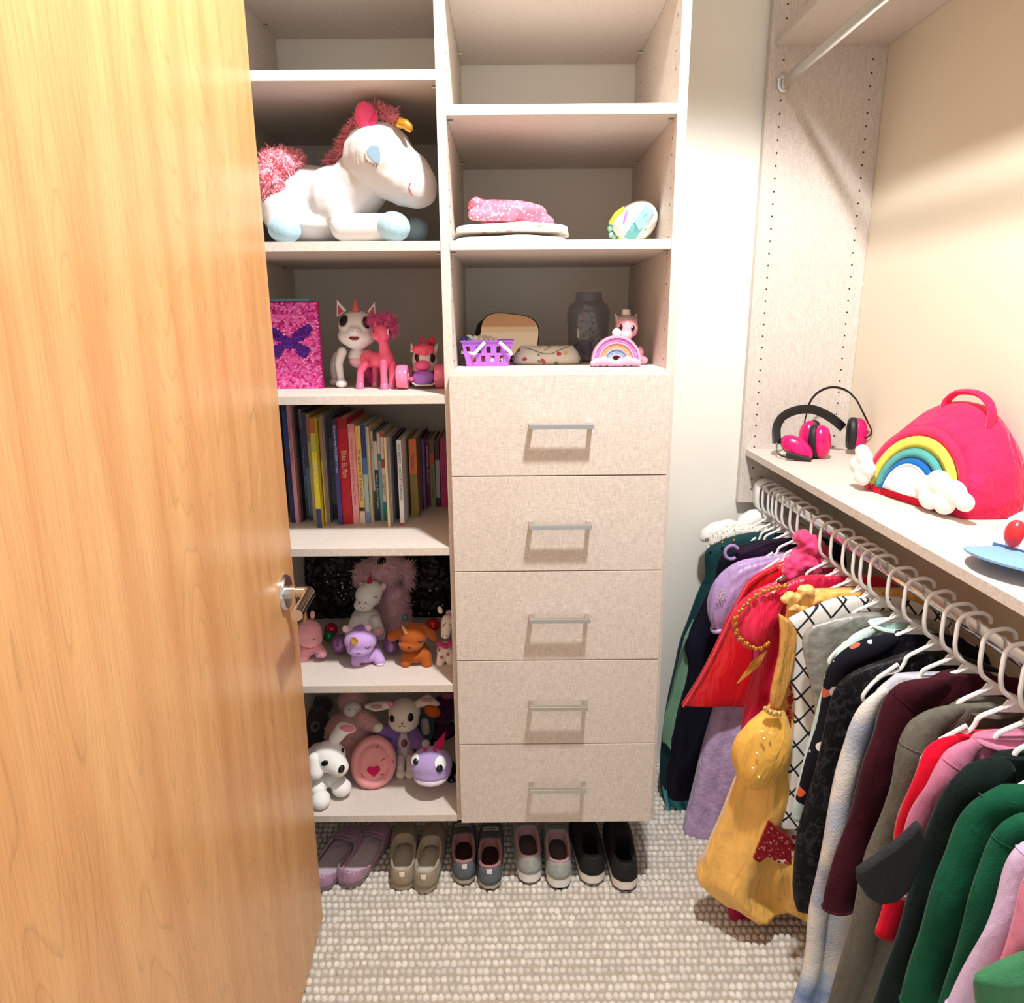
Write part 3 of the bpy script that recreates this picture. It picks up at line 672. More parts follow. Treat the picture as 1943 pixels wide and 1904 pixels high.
tdd = garment('knit_cardigan', 'long blue and oatmeal tie-dye knit cardigan', 'clothing', -0.466, [(1698,1282),(1672,1294),(1642,1312),(1618,1345),(1604,1396),(1590,1440),(1576,1485),(1564,1540),(1556,1590),(1546,1645),(1536,1700),(1528,1750),(1522,1800),(1510,1850),(1494,1904),(1484,1950)], TD, th=(0.013,0.030), nf=6, amp=0.007, sleeve=(0.020,0.016), seed=17)
MAR = M('#3f111d', 0.8, wr=0.4, spec=0.15, sheen=0.06, bump=0.4, bscale=300, var=0.15, vscale=10)
garment('velour_top', 'dark maroon velour long-sleeved top', 'top', -0.512, [(1790,1278),(1762,1286),(1722,1302),(1686,1322),(1664,1348),(1650,1396),(1630,1440),(1616,1490),(1602,1550),(1584,1605),(1568,1652),(1552,1695),(1548,1716)], MAR, th=(0.014,0.022), sleeve=(0.034,0.018), seam=0.2, nf=7, amp=0.004, seed=18)
OLV = M('#67645a', 0.95, wr=0.4, spec=0.15, sheen=0.06, bump=0.5, bscale=500, var=0.12, vscale=90)
garment('sweatshirt', 'olive-grey marled sweatshirt hanging beside the maroon velour top', 'sweatshirt', -0.574, [(1822,1332),(1800,1336),(1764,1352),(1728,1374),(1702,1404),(1690,1444),(1682,1490),(1668,1540),(1652,1582),(1636,1625),(1620,1680),(1606,1735),(1590,1800),(1574,1862),(1560,1920)], OLV, th=(0.015,0.026), sleeve=(0.030,0.020), collar=OLV, seam=0.22, nf=6, amp=0.005, seed=19)
garment('long_sleeve_shirt', 'bright red long-sleeved top', 'top', -0.622, [(1815,1392),(1790,1400),(1764,1414),(1742,1436),(1728,1468),(1714,1500),(1702,1532),(1694,1562),(1688,1600),(1680,1650),(1664,1710),(1648,1765)], cloth('#d4082c'), th=(0.012,0.016), sleeve=(0.024,0.015), seed=20)
garment('long_sleeve_shirt', 'dusty pink long-sleeved top next to the red one', 'top', -0.660, [(1850,1396),(1820,1408),(1788,1428),(1764,1456),(1748,1490),(1732,1518),(1716,1552),(1704,1592),(1694,1640),(1686,1690)], cloth('#c87a98'), th=(0.012,0.015), sleeve=(0.024,0.014), seam=0.2, collar=cloth('#cf84a0'), seed=21)
DGR = M('#14211f', 0.95, wr=0.4, spec=0.15, sheen=0.06, bump=0.5, bscale=500, var=0.2, vscale=30)
dg_ = garment('hoodie', 'very dark green hoodie with one folded sleeve', 'sweatshirt', -0.706, [(1892,1432),(1868,1442),(1838,1454),(1806,1476),(1778,1512),(1760,1556),(1744,1600),(1726,1650),(1706,1710),(1688,1770),(1668,1835),(1648,1910)], DGR, th=(0.015,0.024), sleeve=(0.034,0.020), nf=6, amp=0.005, seed=22)
MB().prism([(p_.x, p_.z) for p_ in [W(u, v, -0.738) for u, v in ((1745,1560),(1720,1585),(1690,1610),(1650,1638),(1626,1654),(1628,1676),(1645,1702),(1668,1718),(1700,1712),(1725,1690),(1745,1640),(1760,1600))]], -0.742, -0.728).build('folded_cuff', M('#232529', 0.95, bump=0.5, bscale=500, wr=0.6), dg_, bevel=0.005)
GRN = M('#14543a', 0.95, wr=0.4, spec=0.15, sheen=0.06, bump=0.5, bscale=480, var=0.1, vscale=40)
garment('sweatshirt', 'forest green sweatshirt, the one nearer the back wall', 'sweatshirt', -0.760, [(1960,1490),(1930,1496),(1895,1504),(1858,1520),(1826,1544),(1802,1580),(1784,1620),(1762,1662),(1744,1716),(1730,1775),(1714,1838),(1696,1910)], GRN, th=(0.016,0.024), sleeve=(0.034,0.020), collar=GRN, seam=0.24, nf=5, amp=0.005, seed=23)
garment('sweatshirt', 'forest green sweatshirt, the one nearer the camera', 'sweatshirt', -0.806, [(1985,1540),(1955,1548),(1918,1560),(1886,1580),(1864,1612),(1844,1652),(1826,1690),(1812,1750),(1798,1810),(1782,1870),(1766,1930)], GRN, th=(0.014,0.020), sleeve=(0.030,0.016), seam=0.3, nf=5, amp=0.005, seed=24)
garment('long_sleeve_shirt', 'pale lavender long-sleeved top', 'top', -0.850, [(1985,1596),(1955,1606),(1920,1622),(1896,1654),(1880,1700),(1858,1750),(1832,1800),(1806,1855),(1780,1920)], cloth('#d0b4d2'), th=(0.013,0.018), sleeve=(0.028,0.016), seam=0.2, seed=25)
garment('long_sleeve_shirt', 'rose pink top at the near end of the rod', 'top', -0.885, [(1990,1652),(1960,1664),(1932,1684),(1916,1722),(1900,1768),(1884,1815),(1866,1870),(1856,1920)], cloth('#d67f98'), th=(0.013,0.018), sleeve=(0.026,0.016), seam=0.2, seed=26)
garment('fleece_top', 'mid green fleece hanging nearest the camera', 'top', -0.925, [(1985,1795),(1950,1812),(1912,1828),(1872,1844),(1850,1856),(1850,1880),(1856,1930)], M('#35764e', 0.95, sheen=0.35, bump=0.6, bscale=420, var=0.1, vscale=40), th=(0.015,0.020), seed=27)
for Y, l in ((0.415,'white hanger holding the cream fluffy garment'),(0.366,'white hanger holding the teal velvet dress'),(0.335,'white hanger squeezed next to the teal dress, partly hidden'),(0.305,'white hanger holding the long navy velvet dress'),(0.2605,'white hanger holding the plum velvet top'),(0.2046,'white hanger holding the lilac satin dress'),(0.1575,'white hanger holding the red satin cape'),(0.0746,'white hanger holding the hot pink tulle dress'),(0.0221,'white hanger with a bare arm above the crimson gown'),(-0.0384,'white hanger holding the crimson gown'),(-0.1009,'white hanger holding the golden gown'),(-0.1474,'white hanger holding the crimson-laced white dress'),(-0.182,'white hanger holding the lattice-print dress'),(-0.2213,'white hanger holding the silver-grey lace top'),(-0.2945,'white hanger holding the pale mint top'),(-0.3536,'white hanger holding the navy printed top'),(-0.4178,'white hanger holding the black crushed-velvet dress'),(-0.4735,'white hanger holding the tie-dye cardigan'),(-0.5122,'white hanger holding the maroon velour top'),(-0.5739,'white hanger holding the olive-grey sweatshirt'),(-0.6246,'white hanger holding the bright red top'),(-0.6656,'white hanger holding the dusty pink top'),(-0.706,'white hanger holding the dark green hoodie'),(-0.757,'white hanger holding the first forest green sweatshirt'),(-0.806,'white hanger holding the second forest green sweatshirt'),(-0.85,'white hanger holding the lavender top'),(-0.885,'white hanger holding the rose pink top'),(-0.925,'white hanger holding the green fleece')):
    hang(Y, l, random.Random(int(Y*1000)).uniform(-5, 5))
# ---------------------------------------------------------------- things on the right-hand shelf
ZS = 1.0692
def earmuffs(label, ctr, cups, band, bandw, wires):
    t = thing('ear_defenders', label, 'earmuffs', ctr, 'pink ear defenders on the shelf')
    PINK = plas('#e8106e', 0.25); PAD = M('#1c1c20', 0.5)
    for c, nrm, up, rx, rz in cups:             # cup: centre, outward direction, long axis
        c = Vector(c); n = Vector(nrm).normalized(); u = Vector(up); u = (u-n*u.dot(n)).normalized(); s = u.cross(n)
        def ring(d, k, N=20): return [c+n*d+u*(rz*k*math.cos(2*math.pi*i/N))+s*(rx*k*math.sin(2*math.pi*i/N)) for i in range(N)]
        cup = MB().rings([ring(0,0.96),ring(0.004,1.0),ring(0.014,0.97),ring(0.024,0.82),ring(0.029,0.5),ring(0.030,0.1)]).build('ear_cup', PINK, t, auto=False)
        MB().rings([ring(0.001,0.98),ring(-0.004,1.04),ring(-0.014,1.03),ring(-0.019,0.9),ring(-0.016,0.6),ring(-0.010,0.55)]).build('ear_pad', PAD, cup, auto=False)
    b = MB(); b.tube([Vector(p) for p in smoothpath(band, 7)], bandw, 10, flat=(0,1,0) if bandw[1] > bandw[0] else None); b.build('headband', M('#101012', 0.35), t)
    w = MB()
    for wr in wires: w.tube([Vector(p) for p in smoothpath(wr, 5)], 0.0022, 8)
    w.build('wire_yoke', M('#1a1a1c', 0.3), t); return t
A = lambda u, v, Y: tuple(W(u, v, Y))
e1 = earmuffs('pink ear defenders with a wide black band, lying at the shelf corner', (0.93,0.40,ZS),
    [(A(1512,850,0.36), (-0.35,-0.9,0.25), (0.8,-0.1,-0.55), 0.027, 0.047), (A(1553,838,0.36), (0.75,-0.6,0.1), (-0.25,0.1,1), 0.030, 0.046)],
    [A(1474,842,0.39),A(1474,810,0.41),A(1488,789,0.42),A(1515,778,0.43),A(1545,778,0.44),A(1575,792,0.44),A(1600,812,0.44)], (0.0025,0.013),
    [[A(1474,840,0.385),A(1474,855,0.375),A(1480,864,0.365),A(1500,870,0.34),A(1535,876,0.33)]])
b = MB()
for k in range(5): p = W(1489+k*9.5, 800-k*3.0, 0.418); b.ell((p.x, p.y-0.014+0.014, p.z), (0.0016,0.004,0.004), 7, 5)
b.build('adjustment_slot', plas('#d8d4d0'), e1)
b = MB(); p0, p1 = W(1492,862,0.335), W(1538,876,0.315); b.tube([p0, p1], (0.009,0.004), 10, flat=(0,0,1)); b.build('cup_clip', M('#1a1512', 0.4), e1)
earmuffs('pink ear defenders with a thin arched black band, standing behind the other pair', (1.0,0.42,ZS),
    [(A(1538,825,0.435), (-0.9,-0.4,0.1), (0.1,0.1,1), 0.024, 0.040), (A(1622,823,0.42), (0.95,-0.25,0.0), (0.15,0,1), 0.028, 0.044)],
    [A(1532,778,0.46),A(1540,758,0.46),A(1557,742,0.46),A(1580,735,0.45),A(1605,741,0.43),A(1624,758,0.40),A(1636,780,0.385),A(1646,800,0.375)], (0.006,0.0022),
    [[A(1646,800,0.375),A(1653,815,0.37),A(1652,825,0.37),A(1640,833,0.40)],[A(1532,778,0.46),A(1527,800,0.455),A(1524,822,0.45)]])

# rainbow half-moon bag: built facing -y in its own frame, then turned towards the room
bagL = Vector((0.921,0.014,ZS)); bagR = Vector((0.987,-0.267,ZS)); bc = (bagL+bagR)/2
brot = math.atan2((bagR-bagL).y, (bagR-bagL).x)
bag = thing('rainbow_bag', 'plush hot pink half-moon bag with a rainbow and two white clouds', 'bag', bc, None, brot)
def bput(o): o.parent = bag; o.matrix_parent_inverse = Matrix.Identity(4); return o
BP = M('#ea2c5e', 0.9, sheen=0.2, bump=0.5, bscale=160, var=0.08, vscale=30, wr=0.8, wscale=(24,24,14), spec=0.2)
# body: half-moon rings from the leaning front to a plump back
b = MB(); rg = []
def moon(k, d, lean, zb=0.0, up=1.0):
    pts = [(0.143*k*math.cos(math.pi*i/26), 0.166*k*up*max(0.0, math.sin(math.pi*i/26))**0.85) for i in range(27)]
    pts += [(-0.143*k+0.286*k*i/8, 0.0) for i in range(1, 8)]
    return [(x, d+z*lean+0.003*math.sin(z*90+x*40)+0.0025*math.sin(x*120+z*60+k*9), 0.002+zb+z) for x, z in pts]
for k, d, lean, zb, up in ((0.05,0.004,0.2,0.02,1),(0.6,0.003,0.2,0.01,1),(0.96,0.004,0.2,0.0,1),(1.0,0.012,0.2,0,1.0),(1.05,0.035,0.2,0,1.06),(1.10,0.07,0.16,0,1.12),(1.10,0.10,0.10,0,1.12),(1.02,0.135,0.04,0,1.10),(0.86,0.158,0.0,0.008,1.05),(0.5,0.172,-0.02,0.02,1),(0.1,0.178,0,0.05,1)): rg.append(moon(k, d, lean, zb, up))
o = b.rings(rg).build('body', BP, None, auto=False); bput(o)
def arc_band(r0, r1, y_of, z0, col, n=26, thick=0.004, name='rainbow_band'):
    b = MB(); rg = []
    for i in range(n+1):
        a = math.pi*i/n; ring = []
        for r, dy in ((r0,0),(r0+(r1-r0)*0.5,-thick),(r1,0),((r0+r1)/2,0.008)):
            x, z = r*math.cos(a), r*math.sin(a)*1.02; ring.append((x, y_of(z)+dy, z0+z))
        rg.append(ring)
    o = b.rings(rg).build(name, cloth(col, 0.04), None, auto=False); return bput(o)
yo = lambda z: 0.0+z*0.20
z0 = 0.016
arc_band(0.115,0.140, lambda z: yo(z)+0.001, z0, '#e8325f', name='pink_edge')
arc_band(0.094,0.120, lambda z: yo(z)-0.003, z0, '#eede5c')
arc_band(0.074,0.095, lambda z: yo(z)-0.006, z0, '#57a7a4')
arc_band(0.057,0.075, lambda z: yo(z)-0.009, z0, '#1868b4')
b = MB(); rg = []
for k, d in ((1.0,0.004),(1.0,-0.012),(0.85,-0.017),(0.5,-0.019),(0.08,-0.020)):
    rg.append([(0.058*k*math.cos(math.pi*i/18), yo(0.058*k*math.sin(math.pi*i/18))+d, z0+0.004+0.060*k*math.sin(math.pi*i/18)) for i in range(19)])
bput(b.rings(rg).build('white_pocket', cloth('#ece8e4', 0.03), None, auto=False))
bput(MB().tube([(0.0575*math.cos(math.pi*i/18), yo(0.058*math.sin(math.pi*i/18))-0.014, z0+0.004+0.0595*math.sin(math.pi*i/18)) for i in range(19)], 0.0022, 6).build('piping', cloth('#f6f3f0', 0.02), None))
o = box('red_base', cloth('#e01838'), None, -0.105, 0.075, -0.006, 0.03, 0.0005, 0.018, bevel=0.003); bput(o)
def cloud(name, cx, cz, pieces, y):
    o = blob(name, [('e', (cx+dx, y, cz+dz), (r, 0.014, r*0.9)) for dx, dz, r in pieces], plush('#f4f1ec', 0.02), None, 0.003, 5); return bput(o)
cloud('cloud', -0.117, 0.052, ((0,0.022,0.024),(-0.016,0.004,0.024),(0.014,0.0,0.023),(0.002,-0.018,0.024),(-0.008,0.036,0.017)), -0.022)
cloud('cloud', 0.104, 0.046, ((-0.036,0.004,0.027),(-0.004,0.018,0.030),(0.034,0.008,0.028),(0.060,-0.004,0.020),(0.014,-0.016,0.026),(-0.022,-0.016,0.025)), -0.026)
bput(MB().tube([Vector(p) for p in smoothpath([(-0.035,0.092,0.176),(-0.032,0.094,0.205),(-0.005,0.096,0.226),(0.045,0.096,0.226),(0.080,0.092,0.202),(0.088,0.086,0.160)], 6)], (0.010,0.006), 10, flat=(0,1,0)).build('carry_handle', BP, None))
bput(MB().box(-0.1075,-0.1025,-0.016,-0.012,0.002,0.042).build('zip_pull', satin('#c8254a'), None, smooth=False))

cap = thing('baseball_cap', 'light blue child baseball cap with a white front panel', 'cap', (0.962,-0.535,ZS))
cp = Vector((0.962,-0.535,ZS)); cd = Vector((-0.93,-0.36,0)).normalized(); cs = Vector((cd.y,-cd.x,0))
BLU = cloth('#84add9', 0.05)
b = MB(); rg = []
for j in range(9):
    s = j/8; row = []
    for k in range(17):
        a = -1.25+2.5*k/16; fr = 0.078+s*0.064*max(0, math.cos(a*1.15))
        p = cp+cd*(fr*math.cos(a))+cs*(fr*math.sin(a)*1.02); arch = 0.034*max(0, 1-(a/1.25)**2)
        row.append(p+Vector((0,0,0.004+arch-0.008*s*(1-(a/1.25)**2))))
    rg.append(row)
top = rg; bot = [[p-Vector((0,0,0.0035)) for p in row] for row in rg]
b.rings(top, caps=False, closed=False); b.rings(bot, caps=False, closed=False); b.rings([top[-1], bot[-1]], caps=False, closed=False)
b.build('brim', BLU, cap, auto=False)
b = MB(); rg = []
for j in range(10):
    th = math.pi/2*j/9.6; rg.append([cp+cd*(0.085*math.cos(th)*math.cos(a))+cs*(0.082*math.cos(th)*math.sin(a))+Vector((0,0,0.004+0.032*max(0,math.cos(a))*math.cos(th)**4+0.095*math.sin(th))) for a in [2*math.pi*k/32 for k in range(32)]])
o = b.rings(rg).build('crown', BLU, cap, auto=False)
b = MB(); rg = []
for j in range(8):
    th = math.pi/2*(0.02+j/9.5); rg.append([cp+cd*(0.0872*math.cos(th)*math.cos(a))+cs*(0.0842*math.cos(th)*math.sin(a))+Vector((0,0,0.006+0.032*max(0,math.cos(a))*math.cos(th)**4+0.0965*math.sin(th))) for a in [-0.8+1.6*k/12 for k in range(13)]])
b.rings(rg, caps=False, closed=False).build('front_panel', cloth('#f4f2f2', 0.02), cap, auto=False, recalc=False)
b = MB()
for a, z, r, c in ((-0.25,0.055,0.020,0),(0.15,0.06,0.022,0)):
    p = cp+cd*(0.088*math.cos(a)*0.93)+cs*(0.088*math.sin(a))+Vector((0,0,z)); b.ell(p, (r*0.7,r*0.7,r), 12, 8)
b.build('red_applique', satin('#dd2a33'), cap)
b = MB(); p = cp+cd*0.086*math.cos(-0.45)+cs*0.088*math.sin(-0.45)+Vector((0,0,0.036)); b.ell(p, (0.011,0.011,0.016), 10, 7); b.build('peach_applique', satin('#f0b59c'), cap)
# ---------------------------------------------------------------- soft toys and things on the tower shelves
def E(u, v, Y, ru, rv=None, ry=None, rot=0):    # rounded shape around a sight point; radii in pixels of that distance, depth radius in metres
    p = W(u, v, Y); k = mpp(p); rv = ru if rv is None else rv; ry = (ru+rv)/2*k if ry is None else ry
    return ('e', p, (ru*k, ry, rv*k), Matrix.Rotation(R(rot), 3, 'Y'))
def C(u0, v0, Y0, r0, u1, v1, Y1, r1):
    p, q = W(u0, v0, Y0), W(u1, v1, Y1); return ('c', p, q, r0*mpp(p), r1*mpp(q))
def hit(o, u, v):
    inv = o.matrix_world.inverted(); d = sight(u, v); s = inv @ CAM; dd = (inv.to_3x3() @ d).normalized()
    ok, p, n, _ = o.ray_cast(s, dd)
    if not ok:
        ok, p, n, _ = o.closest_point_on_mesh(inv @ (CAM+d*1.75))
    return o.matrix_world @ p, (o.matrix_world.to_3x3() @ n).normalized()
def frame(n, rot=0):
    z = Vector(n); x = Vector((1,0,0)); x = (x-z*x.dot(z)).normalized(); y = z.cross(x)
    m = Matrix((x, y, z)).transposed(); return m @ Matrix.Rotation(R(rot), 3, 'Z')
def decal(src, name, u, v, ru, rv, mat, parent=None, h=0.0012, rot=0, label=None, poly=None):
    p, n = hit(src, u, v); k = mpp(p); f = frame(n, rot)
    if poly:
        b = MB(); lo = [p+f@Vector((x*k, -y*k, -h)) for x, y in poly]; hi = [p+f@Vector((x*k, -y*k, h)) for x, y in poly]
        N = len(poly); b.add(lo+hi, [tuple(range(N)), tuple(range(2*N-1, N-1, -1))]+[(i, i+N, (i+1)%N+N, (i+1)%N) for i in range(N)])
        return b.build(name, mat, parent or src, smooth=False, label=label)
    return MB().ell(p, (ru*k, rv*k, h), 14, 8, rot=f).build(name, mat, parent or src, label=label)
def stroke(src, name, uv, r, mat, parent=None):
    pts = [hit(src, u, v) for u, v in uv]; b = MB(); b.tube([p+n*r*0.5 for p, n in pts], r, 6); return b.build(name, mat, parent or src)
def cone(name, base, tip, r, mat, parent, rings=0, n=14, label=None):
    base, tip = Vector(base), Vector(tip); b = MB(); pts = []; rr = []
    N = 14 if rings else 5
    for i in range(N+1):
        t = i/N; pts.append(base.lerp(tip, t)); rr.append(r*(1-t)*(1+(0.14*math.sin(t*rings*6.283) if rings else 0))+0.0004)
    b.tube(pts, rr, n); return b.build(name, mat, parent, label=label, auto=False)
def on_shelf(u, v, z): return WZ(u, v, z)
PUP = BLACK
INK = plas('#16110f', 0.4)
# ===== big white unicorn
WH = M('#d2d0d0', 0.85, sheen=0.4, bump=0.25, bscale=250, var=0.03, vscale=6); BLU2 = plush('#a3c3d2')
t = thing('plush_unicorn', 'large white plush unicorn lying down with pink mane and blue feet', 'plush toy', (-0.22, 0.14, 1.606))
body = blob('body', [E(590,386,0.20,84,66,0.11), E(640,385,0.17,62,66,0.10), E(545,395,0.22,48,60,0.10), C(668,368,0.15,56,708,318,0.12,54), E(600,430,0.18,80,30,0.10), C(652,432,0.085,26,735,431,0.07,25), C(700,436,0.20,22,775,437,0.20,20), C(530,395,0.10,30,532,430,0.085,24)], WH, t, 0.005, 6)
head = blob('head', [C(712,304,0.115,64,770,338,0.105,52), E(790,352,0.10,40,42), E(722,300,0.115,66,62,0.085), E(800,362,0.10,30,30)], WH, t, 0.0045, 8)
for c in ((E(746,431,0.066,33,28,0.040)), (E(540,436,0.075,31,25,0.040)), (E(790,437,0.20,24,24,0.030))): blob('hoof', [c], BLU2, t, 0.004, 2)
PM = M('#f59aa8', 0.95, sheen=0.2, var=0.12, vscale=40)
tail = blob('tail', [E(532,312,0.13,36,26,0.05), E(512,342,0.11,30,34,0.05), E(556,306,0.17,20,16,0.04)], PM, t, 0.005, 3, disp=0.008)
fur('tail_curls', tail, PM, tail, 2600, 0.012, 0.0035, droop=0.1, curl=1.2)
mane = blob('mane', [C(742,226,0.10,12,716,218,0.11,16), C(716,218,0.11,16,690,238,0.13,17), C(690,238,0.13,17,668,268,0.15,17), C(668,268,0.15,17,648,305,0.17,16), E(632,312,0.18,14,10)], PM, t, 0.004, 2, disp=0.006)
fur('mane_curls', mane, PM, mane, 3200, 0.016, 0.003, droop=0.0, curl=1.1)
ear = blob('ear', [E(696,224,0.075,21,27,0.014,-12), E(703,248,0.08,14,18,0.014)], WH, t, 0.003, 3)
MB().ell(W(694,222,0.068), (0.023,0.010,0.030), 18, 10, rot=Matrix.Rotation(R(-12),3,'Y')).build('ear_lining', satin('#ef4a86'), ear)
MB().prism([(W(u,v,0.063).x, W(u,v,0.063).z) for u,v in ((716,212),(718,226),(707,246),(699,232))], 0.058, 0.063).build('ear_fold', satin('#d92868'), ear, smooth=False)
hb = MB(); hb.tube([W(752,236,0.06), W(761,234,0.055), W(770,236,0.052), W(777,243,0.05), W(781,250,0.052)], [0.006,0.011,0.010,0.009,0.004], 10)
hb.build('gold_horn', M('#dba13c', 0.3, 0.75, bump=0.6, bscale=120), t, auto=False)
decal(head, 'eyelid', 708, 292, 15, 17, M('#dcdadb', 0.7), head, 0.0016, rot=-20); decal(head, 'eye', 711, 293, 0, 0, M('#8aaac2', 0.6), head, 0.0026, poly=[(-13,-8),(-6,-15),(4,-16),(10,-10),(11,0),(9,10),(5,16),(-2,12),(-8,6),(-13,0)])
for k, (a, c) in enumerate(((698,300),(704,304),(710,308),(716,309))): stroke(head, 'eyelash', [(a,c),(a-2,c+8)], 0.0011, M('#8d8f97', 0.6))
stroke(head, 'mouth', [(778,348),(776,356),(779,364),(782,371)], 0.0014, plas('#c4557f'))
stroke(head, 'seam', [(683,262),(677,285),(680,310),(690,330)], 0.0008, M('#d8d4d2', 0.8))

# ===== shelf with the sequin notebook
ZL3 = 1.287
nb = thing('sequin_notebook', 'hot pink flip-sequin notebook with a purple butterfly', 'notebook', (-0.40,0.19,ZL3))
nx0, nx1, nz1, ny = -0.470, W(612,735,0.176).x, W(606,572,0.18).z, 0.178
box('cover', cloth('#b01474'), nb, nx0, nx1, ny, ny+0.022, ZL3, nz1)
box('pages', M('#4fb3b8', 0.4), nb, nx0+0.004, nx1-0.018, ny+0.004, ny+0.020, nz1-0.002, nz1+0.006)
WING = ([(2,-6),(10,-16),(24,-27),(38,-34),(46,-31),(44,-20),(36,-9),(22,-1),(4,2)], [(4,0),(20,2),(34,8),(40,16),(36,24),(25,31),(17,27),(11,15),(3,8)], [(-3,-8),(3,-8),(4,12),(0,16),(-4,12)])
def in_poly(x, y, P):
    c = False
    for k in range(len(P)):
        (x0, y0), (x1, y1) = P[k-1], P[k]
        if (y0 > y) != (y1 > y) and x < (x1-x0)*(y-y0)/(y1-y0)+x0: c = not c
    return c
def in_butterfly(x, z): return any(in_poly(abs(x), -z, P) for P in WING)
sq = (MB(), MB(), MB(), MB()); rnd = random.Random(8); hgt = nz1-ZL3; cxn = W(549,650,0.176).x; czn = W(549,650,0.176).z; kpx = mpp(W(549,650,0.176))
r = 0.0033; z = ZL3+0.003; row = 0
while z < nz1-0.001:
    x = nx0+(r*0.9 if row % 2 else 0)
    while x < nx1-0.001:
        p = Vector((x, ny-0.0016, z)); tx, tz = rnd.uniform(-.45,.45), rnd.uniform(-.15,.6); 
        k = 1 if in_butterfly((x-cxn)/kpx, (z-czn)/kpx) else 0
        if k == 0: k = rnd.choice((0,0,2,3))
        vs = [p+Vector((r*math.cos(a), tx*r*math.cos(a)-tz*r*math.sin(a), r*0.95*math.sin(a))) for a in [i*math.pi/3 for i in range(6)]]
        sq[k].add(vs, [(0,1,2,3,4,5)]); x += 1.75*r
    z += 1.35*r; row += 1
stuff(sq[0].build('sequins', M('#f85cb8', 0.25, 0.35), nb, smooth=False, recalc=False)); stuff(sq[2].build('sequins', M('#ff8fd0', 0.2, 0.3), nb, smooth=False, recalc=False)); stuff(sq[3].build('sequins', M('#d82a90', 0.25, 0.45), nb, smooth=False, recalc=False)); stuff(sq[1].build('butterfly_sequins', M('#5a1d96', 0.35, 0.5), nb, smooth=False, recalc=False, label='purple butterfly of flipped sequins'))

GW = plas('#efecea', 0.18)
t = thing('robot_unicorn', 'glossy white plastic toy unicorn with big black eyes', 'toy', (-0.235,0.235,ZL3))
body = blob('body', [E(683,676,0.235,23,14,0.035), E(683,668,0.235,21,11,0.032)], GW, t, 0.003, 5)
blob('belly', [E(684,684,0.232,22,16,0.034)], plas('#f3c3cc', 0.25), t, 0.003, 4)
head = blob('head', [E(678,620,0.215,36,30,0.045), E(678,638,0.21,37,22,0.043), E(679,650,0.21,24,14,0.036), E(673,629,0.172,13,10,0.016)], GW, t, 0.0028, 6)
MB().lathe([(0.017,-0.004),(0.019,0),(0.017,0.004)], W(682,661,0.225), 20).build('neck_ring', plas('#b9b6b4'), t)
for us in (((649,668,0.205),(643,688,0.20),(645,706,0.20),(648,724,0.20)), ((640,676,0.25),(633,690,0.25),(633,706,0.25),(636,722,0.25)), ((705,676,0.25),(708,700,0.25),(706,724,0.25))):
    pts = [W(*q) for q in us]; shp = [('c', pts[i], pts[i+1], (0.012,0.010,0.009,0.008)[i], (0.010,0.009,0.0085,0.008)[i]) for i in range(len(pts)-1)]
    f = pts[-1]; shp.append(('e', Vector((f.x+0.001, f.y-0.006, ZL3+0.010)), (0.0145,0.017,0.010))); blob('leg', shp, GW, t, 0.0025, 4)
for (a, b_, c, d) in (((640,569),(640,602),(659,590),(641,574)), ((712,573),(697,592),(714,600),(711,578))):
    pz = [(W(u,v,0.215).x, W(u,v,0.215).z) for u, v in (a, b_, c)]; e = MB().prism(pz, 0.207, 0.219).build('ear', GW, t, smooth=False, bevel=0.002)
    cxp = sum(p[0] for p in pz)/3; czp = sum(p[1] for p in pz)/3
    MB().prism([(cxp+(x-cxp)*0.55, czp-0.003+(zz-czp)*0.6) for x, zz in pz], 0.2055, 0.2085).build('ear_lining', plas('#d43a5b'), e, smooth=False)
cone('horn', W(675,592,0.20), W(674,566,0.205), 0.0095, plas('#ef6f6c'), t, 5)
for u, v in ((652,609),(696,612)):
    ring = decal(head, 'eye_ring', u, v, 11, 13, plas('#9c9895'), head, 0.002); decal(head, 'eye', u, v, 9.5, 12, BLACK, head, 0.004)
decal(head, 'mouth', 672, 642, 10, 4.2, plas('#7c1418'), head, 0.0022)
for u in (668,679): decal(head, 'nostril', u, 629, 0.9, 0.9, plas('#8a8684'), head, 0.0012)

PKP = plas('#fb6a90', 0.35); PKM = M('#d98ab0', 0.25, 0.4)
t = thing('toy_horse', 'pink plastic toy horse with frizzy magenta hair', 'toy', (-0.185,0.185,ZL3))
body = blob('body', [E(700,681,0.20,17,17,0.022), E(716,683,0.19,18,15,0.022), E(733,681,0.175,15,18,0.021), C(731,672,0.172,11,727,646,0.168,9.5), E(723,633,0.160,18,17,0.022), E(715,638,0.145,9,8,0.012)], PKP, t, 0.0024, 5)
for us in (((693,690,0.17),(684,706,0.168),(683,728,0.165)), ((728,688,0.155),(728,708,0.152),(729,730,0.150)), ((744,690,0.175),(744,710,0.175),(744,730,0.172)), ((712,692,0.22),(712,712,0.22),(712,728,0.22))):
    pts = [W(*q) for q in us]; pts[-1].z = ZL3+0.012
    lg = blob('leg', [('c', pts[0], pts[1], 0.0105, 0.0085), ('c', pts[1], pts[2], 0.0085, 0.0090)], PKP, t, 0.0024, 3)
    MB().lathe([(0,0),(0.0105,0),(0.0095,0.012),(0.008,0.014)], (pts[-1].x, pts[-1].y, ZL3), 16).build('hoof', PKM, lg)
cone('ear', W(713,620,0.158), W(710,606,0.158), 0.006, PKP, t); cone('ear', W(732,618,0.160), W(734,605,0.160), 0.006, PKP, t)
HM = M('#c22c78', 0.5, sheen=0.5, var=0.3, vscale=60)
